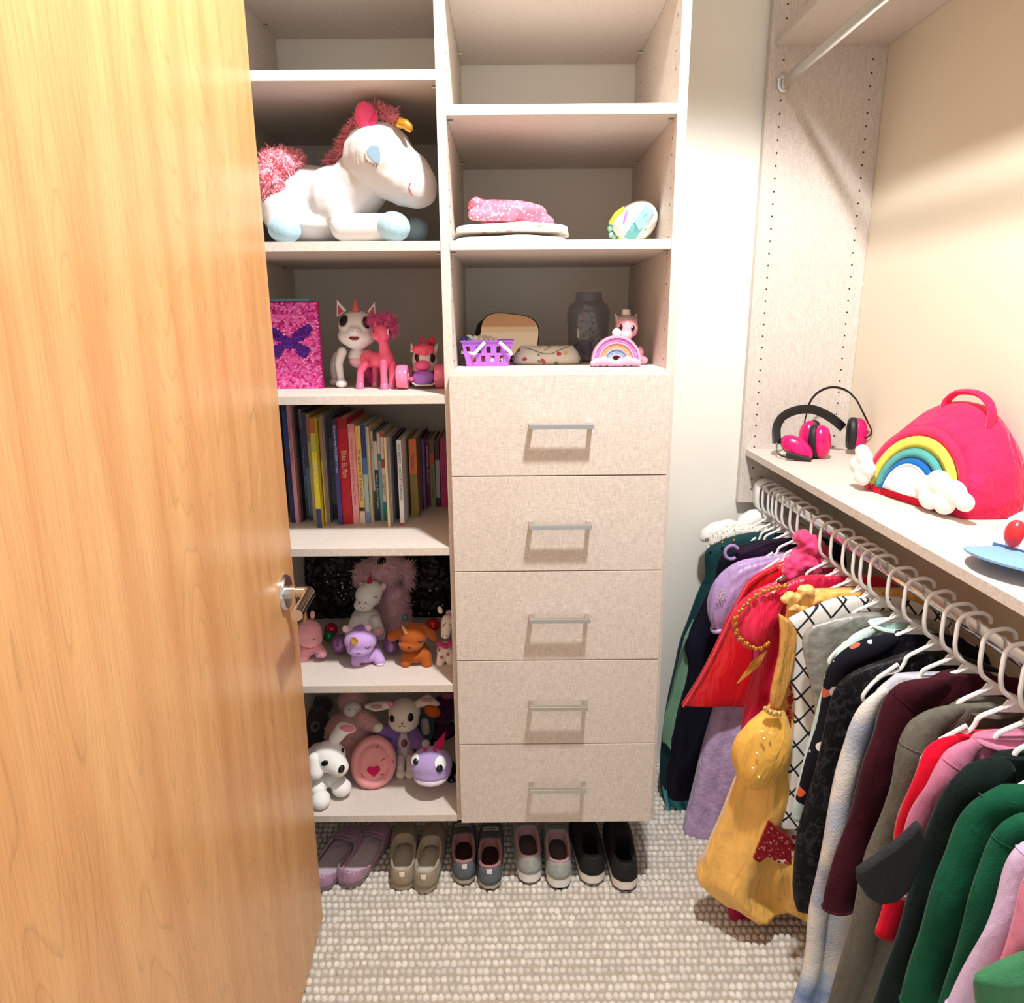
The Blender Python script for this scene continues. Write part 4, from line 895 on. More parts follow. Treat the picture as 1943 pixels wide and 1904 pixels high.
hair = blob('mane', [E(720,607,0.17,15,9,0.018), E(743,618,0.175,9,19,0.018), E(736,603,0.17,11,8,0.02), E(706,609,0.165,7,8,0.012)], HM, t, 0.003, 2, disp=0.006)
fur('frizz', hair, M('#d8689e', 0.6, var=0.25, vscale=80), hair, 1300, 0.013, 0.0011, droop=0.4, curl=1.4)
tl = blob('tail', [C(700,688,0.23,8,706,722,0.23,12)], HM, t, 0.003, 2, disp=0.005); fur('tail_frizz', tl, HM, tl, 500, 0.014, 0.0012, droop=0.6)
decal(body, 'eye', 737, 630, 4.5, 6.5, plas('#f3eef2', 0.2), body, 0.0015); decal(body, 'pupil', 738, 631, 3.2, 5, PUP, body, 0.0022)
decal(body, 'eye', 709, 629, 1.6, 5, PUP, body, 0.0015)

t = thing('toy_car', 'little unicorn-faced toy car with clear pink wheels', 'toy', (-0.08,0.165,ZL3))
CLP = M('#f27aa2', 0.12, spec=0.6, coat=0.4)
for u, v, Y, r in ((764,716,0.150,0.0285), (836,717,0.165,0.0285), (775,712,0.25,0.024), (830,712,0.26,0.024)):
    p = W(u, v, Y); zc = ZL3+r
    w = MB().lathe([(0.004,-0.013),(r*0.7,-0.014),(r*0.92,-0.013),(r,-0.008),(r,0.008),(r*0.92,0.013),(r*0.7,0.014),(0.004,0.013)], (p.x, p.y, zc), 28, 'X').build('wheel', CLP, t)
    MB().lathe([(0.0,-0.015),(r*0.35,-0.015),(r*0.35,0.015),(0,0.015)], (p.x, p.y, zc), 16, 'X').build('hub', plas('#f2a0bd'), w)
VIO = plas('#a873da', 0.2)
blob('bumper', [E(804,716,0.155,22,13,0.022), E(804,724,0.16,20,8,0.03)], VIO, t, 0.0025, 5)
head = blob('head', [E(806,684,0.19,25,24,0.03), E(806,672,0.195,23,20,0.03), E(806,700,0.2,24,12,0.04)], plas('#e9e4e6', 0.2), t, 0.0025, 5)
blob('snout', [E(802,694,0.158,16,10,0.014)], plas('#f2639a', 0.25), t, 0.0025, 3)
blob('fringe', [E(803,662,0.175,22,10,0.026), E(795,668,0.165,9,6,0.01), E(806,669,0.163,8,6,0.01), E(816,667,0.166,8,6,0.01)], plas('#f4607e', 0.3), t, 0.0025, 3)
for a, c in (((784,668),(780,650)), ((824,668),(831,651))): cone('ear', W(*a,0.19), W(*c,0.19), 0.007, plas('#ece7e8'), t)
cone('horn', W(804,658,0.168), W(804,645,0.170), 0.006, plas('#4e94a8'), t)
b = MB(); b.ell(W(801,646,0.19), (0.006,0.006,0.010), 10, 7); b.ell(W(820,647,0.19), (0.007,0.006,0.011), 10, 7); b.ell(W(811,651,0.188), (0.010,0.005,0.005), 10, 7); b.build('bow', plas('#d92a4e', 0.3), t)
decal(head, 'eye', 791, 679, 5, 8, BLACK, head, 0.003, rot=12); decal(head, 'eye', 821, 680, 6, 9, BLACK, head, 0.003, rot=-12)
b = MB(); b.tube([W(783,727,0.14), W(790,731,0.135), W(818,731,0.138), W(826,727,0.145)], 0.0022, 7); b.build('bumper_bar', plas('#d5cfd6'), t)
for u in (781,829): MB().ell(W(u,720,0.148), 0.006, 10, 7).build('hub_knob', plas('#f2719f'), t)

# ===== shelf of small plush toys
Z5 = 0.588
t = thing('sequin_bag', 'black glittery sequin bag filling the back of the plush shelf', 'bag', (-0.25,0.46,Z5))
BKS = M('#08080a', 0.45, spec=0.4)
sb = blob('body', [E(640,1130,0.46,95,110,0.055), E(740,1130,0.47,95,110,0.055), E(815,1130,0.46,70,110,0.055), E(570,1130,0.46,80,110,0.055)], BKS, t, 0.007, 3, disp=0.012)
zmin = min(v.co.z for v in sb.data.vertices)
for v in sb.data.vertices:
    v.co.x = max(-0.478, min(-0.024, v.co.x)); v.co.z = max(Z5+0.001, min(0.912, v.co.z)); v.co.y = min(0.545, v.co.y)
fur('sequins', sb, M('#2a2c36', 0.10, 0.9), sb, 2200, 0.007, 0.006, droop=0.9, curl=0.8)
b = MB(); rnd = random.Random(21)
for k in range(70):
    q, n_ = hit(sb, rnd.uniform(566,850), rnd.uniform(1062,1225)); b.ell(q+n_*0.004, (0.0024,0.0024,0.0005), 6, 4, rot=frame((CAM+Vector((rnd.uniform(-.5,.5),rnd.uniform(0,.8),rnd.uniform(0,1.2)))-q).normalized()))
stuff(b.build('added_glints', M('#dfe4f0', 0.08, 1.0), sb))  # pale flakes added to imitate glints on the black sequins
DUST = M('#eebfc8', 0.95, sheen=0.5, bump=0.4, bscale=300, var=0.12, vscale=30)
t = thing('plush_pony', 'large shaggy dusty pink plush sitting behind the white unicorn', 'plush toy', (-0.24,0.34,Z5))
body = blob('body', [C(748,1130,0.34,24,752,1195,0.33,28), E(742,1170,0.35,30,40,0.05), E(726,1215,0.33,40,20,0.06), E(715,1088,0.33,42,26,0.05), E(735,1075,0.34,32,24,0.05), E(700,1095,0.31,26,18,0.04), C(770,1076,0.35,14,776,1110,0.35,8)], DUST, t, 0.005, 4)
fur('shag', body, DUST, body, 6000, 0.016, 0.002, droop=0.7, curl=0.6)
decal(body, 'eye', 724, 1065, 9, 9, BLACK, body, 0.005)
t = thing('plush_unicorn', 'white plush unicorn with a shiny magenta horn, sitting', 'plush toy', (-0.29,0.29,Z5))
WP = plush('#f7f5f2', 0.02)
body = blob('body', [E(694,1180,0.27,30,30,0.045), E(692,1205,0.27,34,20,0.05), C(676,1180,0.235,13,665,1205,0.20,11), C(712,1180,0.235,12,722,1205,0.21,11)], WP, t, 0.0035, 5)
head = blob('head', [E(699,1130,0.25,25,24,0.034), E(691,1148,0.232,20,13,0.028), E(705,1122,0.255,22,20,0.03)], WP, t, 0.003, 5)
cone('horn', W(701,1112,0.25), W(703,1087,0.25), 0.0085, M('#c2184f', 0.2, 0.5), t, 5)
blob('ear', [E(727,1114,0.255,6,9,0.006,20)], plush('#f3c6cc'), t, 0.002, 2); blob('ear', [E(686,1110,0.26,5,6,0.006,-20)], plush('#f3c6cc'), t, 0.002, 2)
for u in (722,): blob('paw', [E(u-4,1200,0.195,12,10,0.014)], plush('#f0b9bf'), t, 0.0025, 2)
stroke(head, 'mouth', [(684,1152),(688,1155),(693,1153)], 0.0008, INK); stroke(head, 'closed_eye', [(709,1132),(713,1135),(716,1131)], 0.0009, INK)
for u in (682,694): decal(head, 'nostril', u, 1144.5, 1.4, 1.4, INK, head, 0.0012)
t = thing('plush_unicorn', 'small lilac plush unicorn with a gold horn at the shelf front', 'plush toy', (-0.245,0.12,Z5))
LP = plush('#c7a3e2')
body = blob('body', [E(695,1238,0.135,28,18,0.040), C(678,1244,0.115,11,675,1256,0.108,10), C(714,1240,0.12,11,720,1254,0.112,11), C(700,1242,0.17,11,705,1250,0.17,10)], LP, t, 0.003, 4)
head = blob('head', [E(684,1216,0.105,31,24,0.036), E(683,1230,0.10,26,14,0.032)], LP, t, 0.003, 5)
for v in (675,721): pass
for u, v, r in ((656,1194,-15),(698,1192,15)): blob('ear', [E(u,v,0.108,7,8,0.006,r)], plush('#f0c4dc'), t, 0.002, 2)
blob('hair_tuft', [E(684,1194,0.112,15,7,0.018)], plush('#9b6fc4'), t, 0.0025, 3, disp=0.003)
p, n = hit(head, 672, 1217); cone('horn', p-n*0.003, p+n*0.024+Vector((0,0,0.008)), 0.0098, M('#d8a94e', 0.25, 0.7), t, 4)
stroke(head, 'closed_eye', [(693,1229),(698,1231),(703,1226)], 0.0009, INK); stroke(head, 'closed_eye', [(656,1227),(659,1229)], 0.0009, INK); stroke(head, 'mouth', [(676,1239),(680,1241),(684,1239)], 0.0008, INK)
for u, v in ((676,1261),(721,1260)): blob('foot', [E(u,v,0.106,8,4,0.010)], plush('#efd0ea'), t, 0.002, 2)
t = thing('plush_unicorn', 'pink plush unicorn peeping out behind the door edge', 'plush toy', (-0.42,0.17,Z5))
PP = plush('#f0a6ae')
body = blob('body', [E(588,1228,0.17,24,16,0.03), C(600,1226,0.15,10,612,1240,0.13,9), C(580,1235,0.15,11,577,1258,0.14,10), C(592,1235,0.19,10,598,1250,0.19,9)], PP, t, 0.003, 4)
head = blob('head', [E(586,1202,0.155,25,27,0.034), E(590,1212,0.15,22,18,0.032)], PP, t, 0.003, 5)
cone('horn', W(579,1180,0.155), W(580,1153,0.155), 0.0085, M('#c9a067', 0.3, 0.7), t, 4); blob('ear', [E(593,1167,0.16,5,9,0.006,6)], PP, t, 0.002, 2)
decal(head, 'eye', 596, 1214, 1.3, 1.3, INK, head, 0.0012); b = MB(); b.tube([W(574,1226,0.132), W(584,1230,0.126), W(594,1229,0.130), W(604,1222,0.142)], 0.0022, 7); b.build('collar', satin('#c9403a'), t)
blob('foot', [E(607,1243,0.128,9,5,0.012)], plush('#b98aa0'), t, 0.002, 2)
t = thing('plush_puppy', 'brown floppy-eared plush with a tiny gold horn', 'plush toy', (-0.12,0.115,Z5))
BR = plush('#ad5a27', 0.12)
body = blob('body', [E(790,1238,0.13,27,18,0.040), C(772,1244,0.11,11,770,1260,0.102,10), C(808,1244,0.112,11,811,1262,0.104,11), C(800,1246,0.17,11,802,1252,0.17,10)], BR, t, 0.003, 4)
head = blob('head', [E(784,1206,0.115,27,24,0.036), E(780,1222,0.105,24,13,0.03)], BR, t, 0.003, 5)
blob('ear', [C(770,1196,0.12,9,744,1208,0.12,10), E(752,1206,0.12,12,9,0.008)], BR, t, 0.0025, 3); blob('ear', [C(802,1192,0.12,9,824,1210,0.12,7), E(815,1203,0.12,12,10,0.008)], BR, t, 0.0025, 3)
p, n = hit(head, 770, 1200); cone('horn', p-n*0.003, p+n*0.018+Vector((0,0,0.012)), 0.007, M('#d8b05e', 0.25, 0.7), t, 4)
stroke(head, 'closed_eye', [(793,1217),(798,1219),(803,1215)], 0.0009, INK); stroke(head, 'closed_eye', [(760,1217),(763,1219)], 0.0009, INK); decal(head, 'nose', 777, 1229, 3, 2, plas('#4c1f0e'), head, 0.002)
t = thing('plush_giraffe', 'cream plush giraffe with pink spots and a magenta ruff', 'plush toy', (-0.045,0.12,Z5))
CR = plush('#efe6da', 0.03)
body = blob('body', [E(845,1236,0.13,17,20,0.024), C(838,1240,0.115,9,835,1260,0.105,8), C(853,1240,0.12,8,855,1258,0.11,8), E(845,1252,0.15,16,12,0.025)], CR, t, 0.003, 4)
head = blob('head', [C(849,1178,0.125,12,845,1204,0.11,9), E(850,1186,0.125,11,14,0.018)], CR, t, 0.0028, 4)
blob('ear', [E(835,1158,0.13,5,8,0.005,-15)], CR, t, 0.002, 2); blob('ear', [E(853,1164,0.135,8,7,0.006)], plush('#c9a2c4'), t, 0.002, 2)
for u, v in ((835,1222),(846,1226),(856,1222)): blob('ruff', [E(u,v,0.108,8,6,0.008)], plush('#c03a78'), t, 0.0025, 2)
for u, v in ((833,1234),(838,1248),(850,1242)): decal(body, 'spot', u, v, 3.5, 3.5, plush('#d2617c'), body, 0.0014)
stroke(head, 'closed_eye', [(836,1186),(840,1190)], 0.001, INK); stroke(head, 'closed_eye', [(853,1184),(857,1189)], 0.001, INK)
for u in (841,848): decal(head, 'nostril', u, 1207, 1.2, 1.8, INK, head, 0.0012)
def ball(label, u, v, r_px, Y, col, z=Z5, rough=0.15, metal=0.35, group='shiny balls among the plush toys'):
    p = W(u, v, Y); r = r_px*mpp(p); t = MB().lathe([(r*math.sin(math.pi*i/14)+1e-5, -r*math.cos(math.pi*i/14)) for i in range(15)], (p.x, p.y, max(p.z, z+r)), 24)
    o = t.build('toy_ball', M(col, rough, metal, var=0.1, vscale=20), None); tag(o, label, 'ball', group); return o
ball('shiny mauve ball left of the lilac unicorn', 646, 1222, 18, 0.165, '#8b5f92'); ball('shiny mauve ball right of the lilac unicorn', 742, 1224, 16.5, 0.16, '#8e6496')
ball('metallic magenta ball behind the pink unicorn', 628, 1196, 13, 0.25, '#b51b48'); ball('metallic green ball under the magenta one', 624, 1208, 11, 0.22, '#2c7a48'); ball('small sky blue ball beside the shaggy plush leg', 768, 1172, 6, 0.30, '#7fb6d2', z=0); ball('metallic red ball between the brown puppy and giraffe', 822, 1186, 13, 0.22, '#b8242e')

# ===== lowest shelf
Z6 = 0.223
t = thing('plush_puppy', 'white plush puppy lying with a pink-lined ear up and black nose', 'plush toy', (-0.37,0.09,Z6))
body = blob('body', [E(608,1470,0.14,30,26,0.06), C(612,1478,0.10,16,604,1500,0.05,14), C(635,1478,0.10,16,648,1494,0.08,17), E(605,1440,0.16,26,28,0.05)], WP, t, 0.004, 5)
head = blob('head', [E(624,1436,0.085,32,30,0.042), E(643,1456,0.062,19,18,0.026), E(634,1447,0.07,24,22,0.03)], WP, t, 0.0035, 5)
blob('paw', [E(609,1518,0.035,18,17,0.028)], WP, t, 0.0035, 3); blob('paw', [E(648,1495,0.075,19,17,0.026)], WP, t, 0.0035, 3)
er = blob('ear', [C(636,1402,0.10,12,650,1384,0.10,14), E(656,1382,0.10,20,11,0.010,10)], WP, t, 0.003, 3)
MB().ell(W(659,1383,0.086), (0.021,0.006,0.0095), 14, 8, rot=Matrix.Rotation(R(8),3,'Y')).build('ear_lining', plush('#e98b9b'), er)
blob('ear', [C(597,1440,0.06,12,600,1466,0.05,14)], WP, t, 0.003, 3)
decal(head, 'eye', 616, 1449, 8, 5.5, BLACK, head, 0.004, rot=25); decal(head, 'eye', 650, 1424, 3.5, 5.5, BLACK, head, 0.004); decal(head, 'nose', 648, 1460, 6, 8, BLACK, head, 0.005, rot=-25)
t = thing('plush_doughnut', 'round pink plush cushion with a magenta heart in its middle', 'plush toy', (-0.25,0.15,Z6))
DP = plush('#f0a3a5', 0.05)
p = W(709, 1447, 0.15); k = mpp(p); nrm = (CAM-p).normalized(); ax = frame(nrm, 0)
b = MB(); rg = []
for rr, hh in ((0.02,-0.030),(0.6,-0.028),(0.92,-0.018),(1.0,0.0),(0.96,0.016),(0.84,0.024),(0.72,0.022),(0.66,0.017),(0.58,0.024),(0.45,0.026),(0.2,0.021),(0.02,0.020)):
    rg.append([p+ax@Vector((rr*43*k*math.cos(a), rr*49*k*math.sin(a), hh)) for a in [2*math.pi*i/40 for i in range(40)]])
db = b.rings(rg).build('cushion', DP, t, auto=False)
hp_ = []
for i in range(28):
    a = 2*math.pi*i/28; hp_.append((16*math.sin(a)**3*0.78, (13*math.cos(a)-5*math.cos(2*a)-2*math.cos(3*a)-math.cos(4*a))*-0.72))
decal(db, 'heart', 709, 1464, 0, 0, plush('#e32a66'), db, 0.003, poly=hp_, rot=8)
for u, v, r in ((716,1418,60),(727,1442,25),(688,1472,-50),(725,1470,-25),(746,1446,-40)): decal(db, 'sprinkle', u, v, 4.5, 1.0, plush('#c8405f'), db, 0.0016, rot=r)
DR = M('#d9a09e', 0.95, sheen=0.5, bump=0.4, bscale=300, var=0.1, vscale=30)
t = thing('plush_pony', 'dusty rose fluffy plush with a white muzzle at the back of the lowest shelf', 'plush toy', (-0.36,0.3,Z6))
body = blob('body', [E(664,1392,0.26,48,42,0.06), E(668,1432,0.25,42,40,0.06), C(690,1368,0.24,20,710,1378,0.22,13), E(668,1330,0.31,26,22,0.045)], DR, t, 0.005, 4)
fur('fluff', body, DR, body, 2500, 0.007, 0.0022, droop=0.4, curl=0.7)
mz = blob('muzzle', [E(669,1347,0.262,18,15,0.025)], plush('#e9e2dd'), t, 0.003, 3)
for u in (663,674): decal(mz, 'nostril', u, 1347, 1.2, 1.8, INK, mz, 0.0012)
blob('paw', [E(717,1382,0.205,11,10,0.014,-20)], plush('#efe3d2'), t, 0.003, 2)
t = thing('plush_lamb', 'cream plush lamb with big dark eyes and a purple jacket', 'plush toy', (-0.185,0.23,Z6))
LC = plush('#e2d5c8', 0.04); PJ = plush('#8464a8')
body = blob('body', [E(767,1404,0.235,15,22,0.03), E(768,1432,0.23,18,22,0.035)], plush('#ddc9cf'), t, 0.0035, 4)
head = blob('head', [E(767,1352,0.235,31,26,0.042), E(766,1368,0.225,30,20,0.040)], LC, t, 0.0035, 5)
for s, us in ((-1, (738,1338,713,1341,696,1341)), (1, (790,1338,812,1328,830,1336))):
    e = blob('ear', [C(us[0],us[1],0.24,8,us[2],us[3],0.235,10), C(us[2],us[3],0.235,10,us[4],us[5],0.235,5)], LC, t, 0.003, 3)
    q = W(us[2]-s*2, us[3]+1, 0.222); MB().ell(q, (0.017,0.004,0.0065), 12, 8).build('ear_lining', plush('#b98d86'), e)
blob('sleeve', [C(748,1392,0.225,13,726,1388,0.21,13), C(748,1392,0.225,13,742,1420,0.23,12)], PJ, t, 0.0035, 3); blob('sleeve', [C(784,1392,0.225,13,792,1410,0.20,13), C(792,1404,0.205,12,802,1412,0.19,9)], PJ, t, 0.0035, 3)
blob('hand', [E(808,1412,0.185,9,8,0.011)], LC, t, 0.0025, 2)
for u in (760,778): blob('foot', [C(u,1440,0.19,8,u,1458,0.165,8), E(u,1469,0.155,10,9,0.015)], LC, t, 0.003, 3)
for u, v in ((744,1365),(779,1362)): decal(head, 'eye', u, v, 6.5, 8.5, BLACK, head, 0.003)
stroke(head, 'mouth', [(757,1380),(763,1378),(763,1374),(763,1378),(769,1380)], 0.0008, INK); decal(head, 'nose', 763, 1374, 3, 2, plas('#b2705f'), head, 0.0016)
decal(body, 'badge', 767, 1411, 6, 8, satin('#8a2048'), body, 0.003); blob('hair_bow', [E(741,1336,0.22,7,5,0.006,40)], satin('#e26f8d'), t, 0.0025, 2)
t = thing('plush_lizard', 'round lilac plush with big white eyes in the lowest shelf corner', 'plush toy', (-0.095,0.14,Z6))
SL = plush('#b6a2d8', 0.05)
head = blob('head', [E(818,1450,0.085,41,33,0.046), E(818,1462,0.080,38,22,0.043), C(830,1455,0.12,18,842,1470,0.18,16)], SL, t, 0.0038, 5)
blob('chin', [E(818,1473,0.075,34,13,0.040)], plush('#e6dbe8'), t, 0.0035, 3)
blob('body', [E(846,1478,0.19,22,20,0.05), C(850,1482,0.17,9,857,1488,0.14,8)], plush('#8f7cc0'), t, 0.0035, 3)
for u, v, r, pu, pv in ((787,1441,10,789,1446), (836,1449,12,834,1458)):
    decal(head, 'eye', u, v, r, r*1.15, plas('#f6f4f6', 0.25), head, 0.004); decal(head, 'pupil', pu, pv, r*0.62, r*0.7, plas('#15152a', 0.15), head, 0.0062)
for u, v in ((807,1424),(825,1424)): decal(head, 'spot', u, v, 4, 6, plush('#d8357f'), head, 0.0016, rot=20)
cone('felt_fin', W(832,1418,0.10), W(846,1388,0.11), 0.014, plush('#cf1f62'), t)
t = thing('plush_bird', 'teal plush bird with an orange beak behind the lamb', 'plush toy', (-0.14,0.36,Z6))
blob('body', [E(806,1378,0.34,18,34,0.045), E(800,1430,0.33,26,38,0.055)], plush('#476b77'), t, 0.004, 3)
blob('beak', [E(820,1350,0.285,17,12,0.016,25)], plush('#f0702a'), t, 0.003, 3); blob('wing', [C(806,1370,0.30,8,808,1388,0.285,8)], plush('#d8c8bc'), t, 0.003, 2)
t = thing('plush_bear', 'dark plum plush in the back right corner of the lowest shelf', 'plush toy', (-0.07,0.42,Z6))
h = blob('body', [E(842,1345,0.40,26,26,0.05), E(838,1410,0.39,30,50,0.06)], plush('#5d2f5c'), t, 0.005, 3)
decal(h, 'eye', 843, 1346, 3.5, 4, BLACK, h, 0.003); blob('hat', [E(850,1318,0.39,14,8,0.02)], plush('#c46a8c'), t, 0.004, 2)
t = thing('plush_sloth', 'dark grey plush with ring eyes in the shadow behind the white puppy', 'plush toy', (-0.45,0.36,Z6))
h = blob('body', [E(594,1372,0.36,32,30,0.05), E(606,1340,0.42,26,18,0.04), E(600,1420,0.36,40,40,0.06)], plush('#4a4446', 0.1), t, 0.005, 3)
decal(h, 'eye_ring', 598, 1379, 9, 10, plush('#7d7474'), h, 0.003); decal(h, 'eye', 598, 1379, 4.5, 5, BLACK, h, 0.005)

# ===== right tower
Z3, Z2 = 1.340, 1.6065
t = thing('basket', 'small purple plastic basket with white folding handles', 'basket', (0.075,0.165,Z3))
PUR = plas('#b268dc', 0.3); c = W(919, 696, 0.125); bx, by = 0.072, 0.165
def fr(z): s = 0.82+0.18*(z/0.058); return 0.060*s, 0.042*s
b = MB()
def bwall(side, u0, u1, z0_, z1_):              # strip of wall between fractions u0..u1 across and heights z0..z1
    vs = []
    for off in (0, 0.002):
        for u_, z_ in ((u0,z0_),(u1,z0_),(u1,z1_),(u0,z1_)):
            hx, hy = fr(z_); hx -= off; hy -= off
            x, y = {'f': (hx*u_, -hy), 'b': (hx*u_, hy), 'l': (-hx, hy*u_), 'r': (hx, hy*u_)}[side]; vs.append((bx+x, by+y, Z3+z_))
    b.add(vs, [(0,1,2,3),(7,6,5,4),(0,4,5,1),(1,5,6,2),(2,6,7,3),(3,7,4,0)])
for side in 'fblr':
    for z0_, z1_ in ((0.0,0.011),(0.025,0.031),(0.046,0.058)): bwall(side, -1, 1, z0_, z1_)
    for z0_, z1_, ws in ((0.011,0.025,(-0.62,-0.2,0.22,0.62)), (0.031,0.046,(-0.8,-0.38,0.04,0.46,0.84))):
        e = [-1]+[q for w_ in ws for q in (w_-0.09, w_+0.09)]+[1]
        for i in range(0, len(e)-1, 2): bwall(side, e[i], e[i+1], z0_, z1_)
hx, hy = fr(0); b.box(bx-hx, bx+hx, by-hy, by+hy, Z3, Z3+0.002)
b.build('body', PUR, t, smooth=False)
hx, hy = fr(0.058); rb = MB(); rb.tube([(bx+sx*(hx+0.001), by+sy*(hy+0.001), Z3+0.0575) for sx, sy in ((-1,-1),(1,-1),(1,1),(-1,1))], 0.0024, 8, close=True); rb.build('rim', PUR, t)
for a, c_, d_ in (((-0.006,0.056),(-0.030,0.030),(-0.062,0.032)), ((0.028,0.056),(0.052,0.034),(0.056,0.026))):
    hb = MB(); yy = by-0.047
    hb.tube([(bx+a[0],yy,Z3+a[1]),(bx+c_[0],yy-0.002,Z3+c_[1])]+([(bx+d_[0],yy+0.030,Z3+d_[1])] if a[0] < 0 else [(bx+d_[0],yy,Z3+d_[1])]), (0.0014,0.0040), 8, flat=(0,1,0)); hb.build('handle', plas('#f3f0f2'), t)
MB().box(bx-0.046, bx+0.046, by-0.033, by+0.033, Z3+0.002, Z3+0.050).build('filling', pattern('#6b2a3c', ['#c22b34','#d77838','#3b2f6a','#d9c9c2'], 70, 0.5, 0.4), t, smooth=False, bevel=0.003)
t = thing('bead_string', 'string of white and tan wooden beads lying on the purple basket', 'beads', (0.09,0.16,Z3+0.058))
bl = [(890,647,8,'#f6f4f2'),(902,650,7,'#f6f4f2'),(913,652,6,'#f4f1ee'),(922,654,5.5,'#f4f1ee'),(931,655,5.5,'#f4f1ee'),(940,655,5,'#efe8e2'),(903,642,5,'#d9c3b0'),(911,641,5,'#dbc8b4'),(920,641,5.5,'#cfbba8'),(929,643,5.5,'#d4c2b0'),(938,646,5,'#dcb9a2')]
for u, v, r, col in bl:
    p = W(u, v, 0.150); rr = r*mpp(p); MB().ell((p.x, p.y, max(p.z, Z3+0.053+rr)), rr, 14, 9).build('bead', plas(col, 0.4), t)
t = thing('bead_string', 'short string of blue beads at the corner of the purple basket', 'beads', (0.04,0.15,Z3+0.058))
for u, v, r, col in ((879,649,6,'#3a4f9e'),(885,644,6,'#2c3f86'),(881,653,5.5,'#7d97d6'),(889,653,5.5,'#6f8ace')):
    p = W(u, v, 0.140); MB().ell((p.x, p.y, max(p.z, Z3+0.060)), r*mpp(p), 14, 9).build('bead', plas(col, 0.35), t)
t = thing('vanity_mirror', 'rose-gold mirror plate with rounded corners propped behind the basket', 'mirror', (0.09,0.30,Z3))
mc = W(965, 636, 0.30); mc.z = Z3+0.052
def sup(cx, cz, a, h, y, n=48, e=0.62): return [(cx+a*math.copysign(abs(math.cos(q))**e, math.cos(q)), y+0.0, cz+h*math.copysign(abs(math.sin(q))**e, math.sin(q))) for q in [2*math.pi*i/n for i in range(n)]]
tilt = Matrix.Rotation(R(-14), 4, 'X') @ Matrix.Rotation(R(7), 4, 'Y')
def mput(rg): return [[mc+(tilt@Vector((x, y, z))) for x, y, z in r] for r in rg]
MB().rings(mput([sup(0,0.012,0.074,0.058,0.0), sup(0,0.012,0.076,0.060,0.002), sup(0,0.012,0.076,0.060,0.007)])).build('back_plate', plas('#2a2624', 0.4), t, auto=False)
MB().rings(mput([sup(0,0.012,0.0735,0.0575,-0.0004), sup(0,0.012,0.0735,0.0575,0.0002)])).build('glass', M('#dcb893', 0.03, 1.0), t, smooth=False)
MB().rings(mput([sup(-0.018,0.004,0.070,0.055,0.010), sup(-0.018,0.004,0.070,0.055,0.022)])).build('stand', plas('#33302c', 0.5), t, auto=False)
t = thing('pencil_case', 'cream pencil case printed with small flowers, flap edged in grey', 'case', (0.205,0.20,Z3))
FLO = pattern('#ece8da', ['#d95f5a','#e9b07a','#8aa77a','#e2c79a','#c9505e'], 48, 0.27, 0.6)
pc = MB(); rg = []; pcx = W(1038,690,0.19).x
for hgt_, a, d_ in ((0.0005,0.080,0.036),(0.004,0.0835,0.039),(0.014,0.083,0.038),(0.028,0.076,0.030),(0.038,0.068,0.020),(0.043,0.064,0.010)):
    rg.append([(pcx+a*math.copysign(abs(math.cos(q))**0.45, math.cos(q)), 0.215+d_*math.copysign(abs(math.sin(q))**0.6, math.sin(q)), Z3+hgt_) for q in [2*math.pi*i/40 for i in range(40)]])
pco = pc.rings(rg).build('body', FLO, t, auto=False)
stroke(pco, 'flap_edge', [(982,664),(996,661),(1010,664),(1022,669),(1034,672),(1046,672),(1058,667),(1070,661),(1080,658)], 0.0011, M('#77736b', 0.5))
for u, v in ((1035,664),(1040,661)): decal(pco, 'snap', u, v, 2, 1.3, M('#54463c', 0.4), pco, 0.0015)
t = thing('storage_jar', 'smoky grey clear plastic jar stuffed with folded banknotes and coins', 'jar', (0.318,0.30,Z3))
jm = M('#77788c', 0.08, key='jar'); jb = jm.node_tree.nodes['Principled BSDF']; jb.inputs['Alpha'].default_value = 0.30
jp = W(1115, 680, 0.30)
MB().lathe([(0,0.001),(0.046,0.001),(0.052,0.006),(0.0525,0.030),(0.051,0.06),(0.0525,0.09),(0.0545,0.098),(0.0545,0.122),(0.050,0.138),(0.040,0.147),(0.035,0.149),(0.0365,0.152),(0.0365,0.155),(0.0335,0.157),(0.0335,0.163),(0.035,0.165),(0.0335,0.167),(0.0335,0.172),(0.0315,0.172),(0.031,0.150),(0.047,0.136),(0.0515,0.12),(0.0495,0.06),(0.05,0.01),(0,0.004)], (jp.x,jp.y,Z3), 40).build('jar_body', jm, t)
NOTE = pattern('#cdd3c0', ['#8f9a88','#6f7a6c','#dfe2d2','#a2ab98'], 120, 0.45, 0.8); rnd = random.Random(12)
for k, (u, v, w_, h_, ry_, rz_, y_) in enumerate(((1107,622,0.030,0.058,4,8,0.262),(1122,615,0.028,0.06,-14,-25,0.275),(1098,610,0.026,0.05,25,40,0.29),(1130,640,0.03,0.06,-22,30,0.285),(1115,600,0.028,0.05,10,-10,0.30))):
    p = W(u, v, y_); m4 = Matrix.Translation(p) @ Matrix.Rotation(R(rz_),4,'Z') @ Matrix.Rotation(R(ry_),4,'Y')
    rg = [[m4 @ Vector((x, 0.003*math.sin(x*160+k)+dy, z)) for z in (-h_/2, h_/2) ] for dy in (0,) for x in [(-0.5+i/8)*w_ for i in range(9)]]
    MB().rings(rg, caps=False, closed=False).build('banknote', NOTE, t, auto=False, recalc=False)
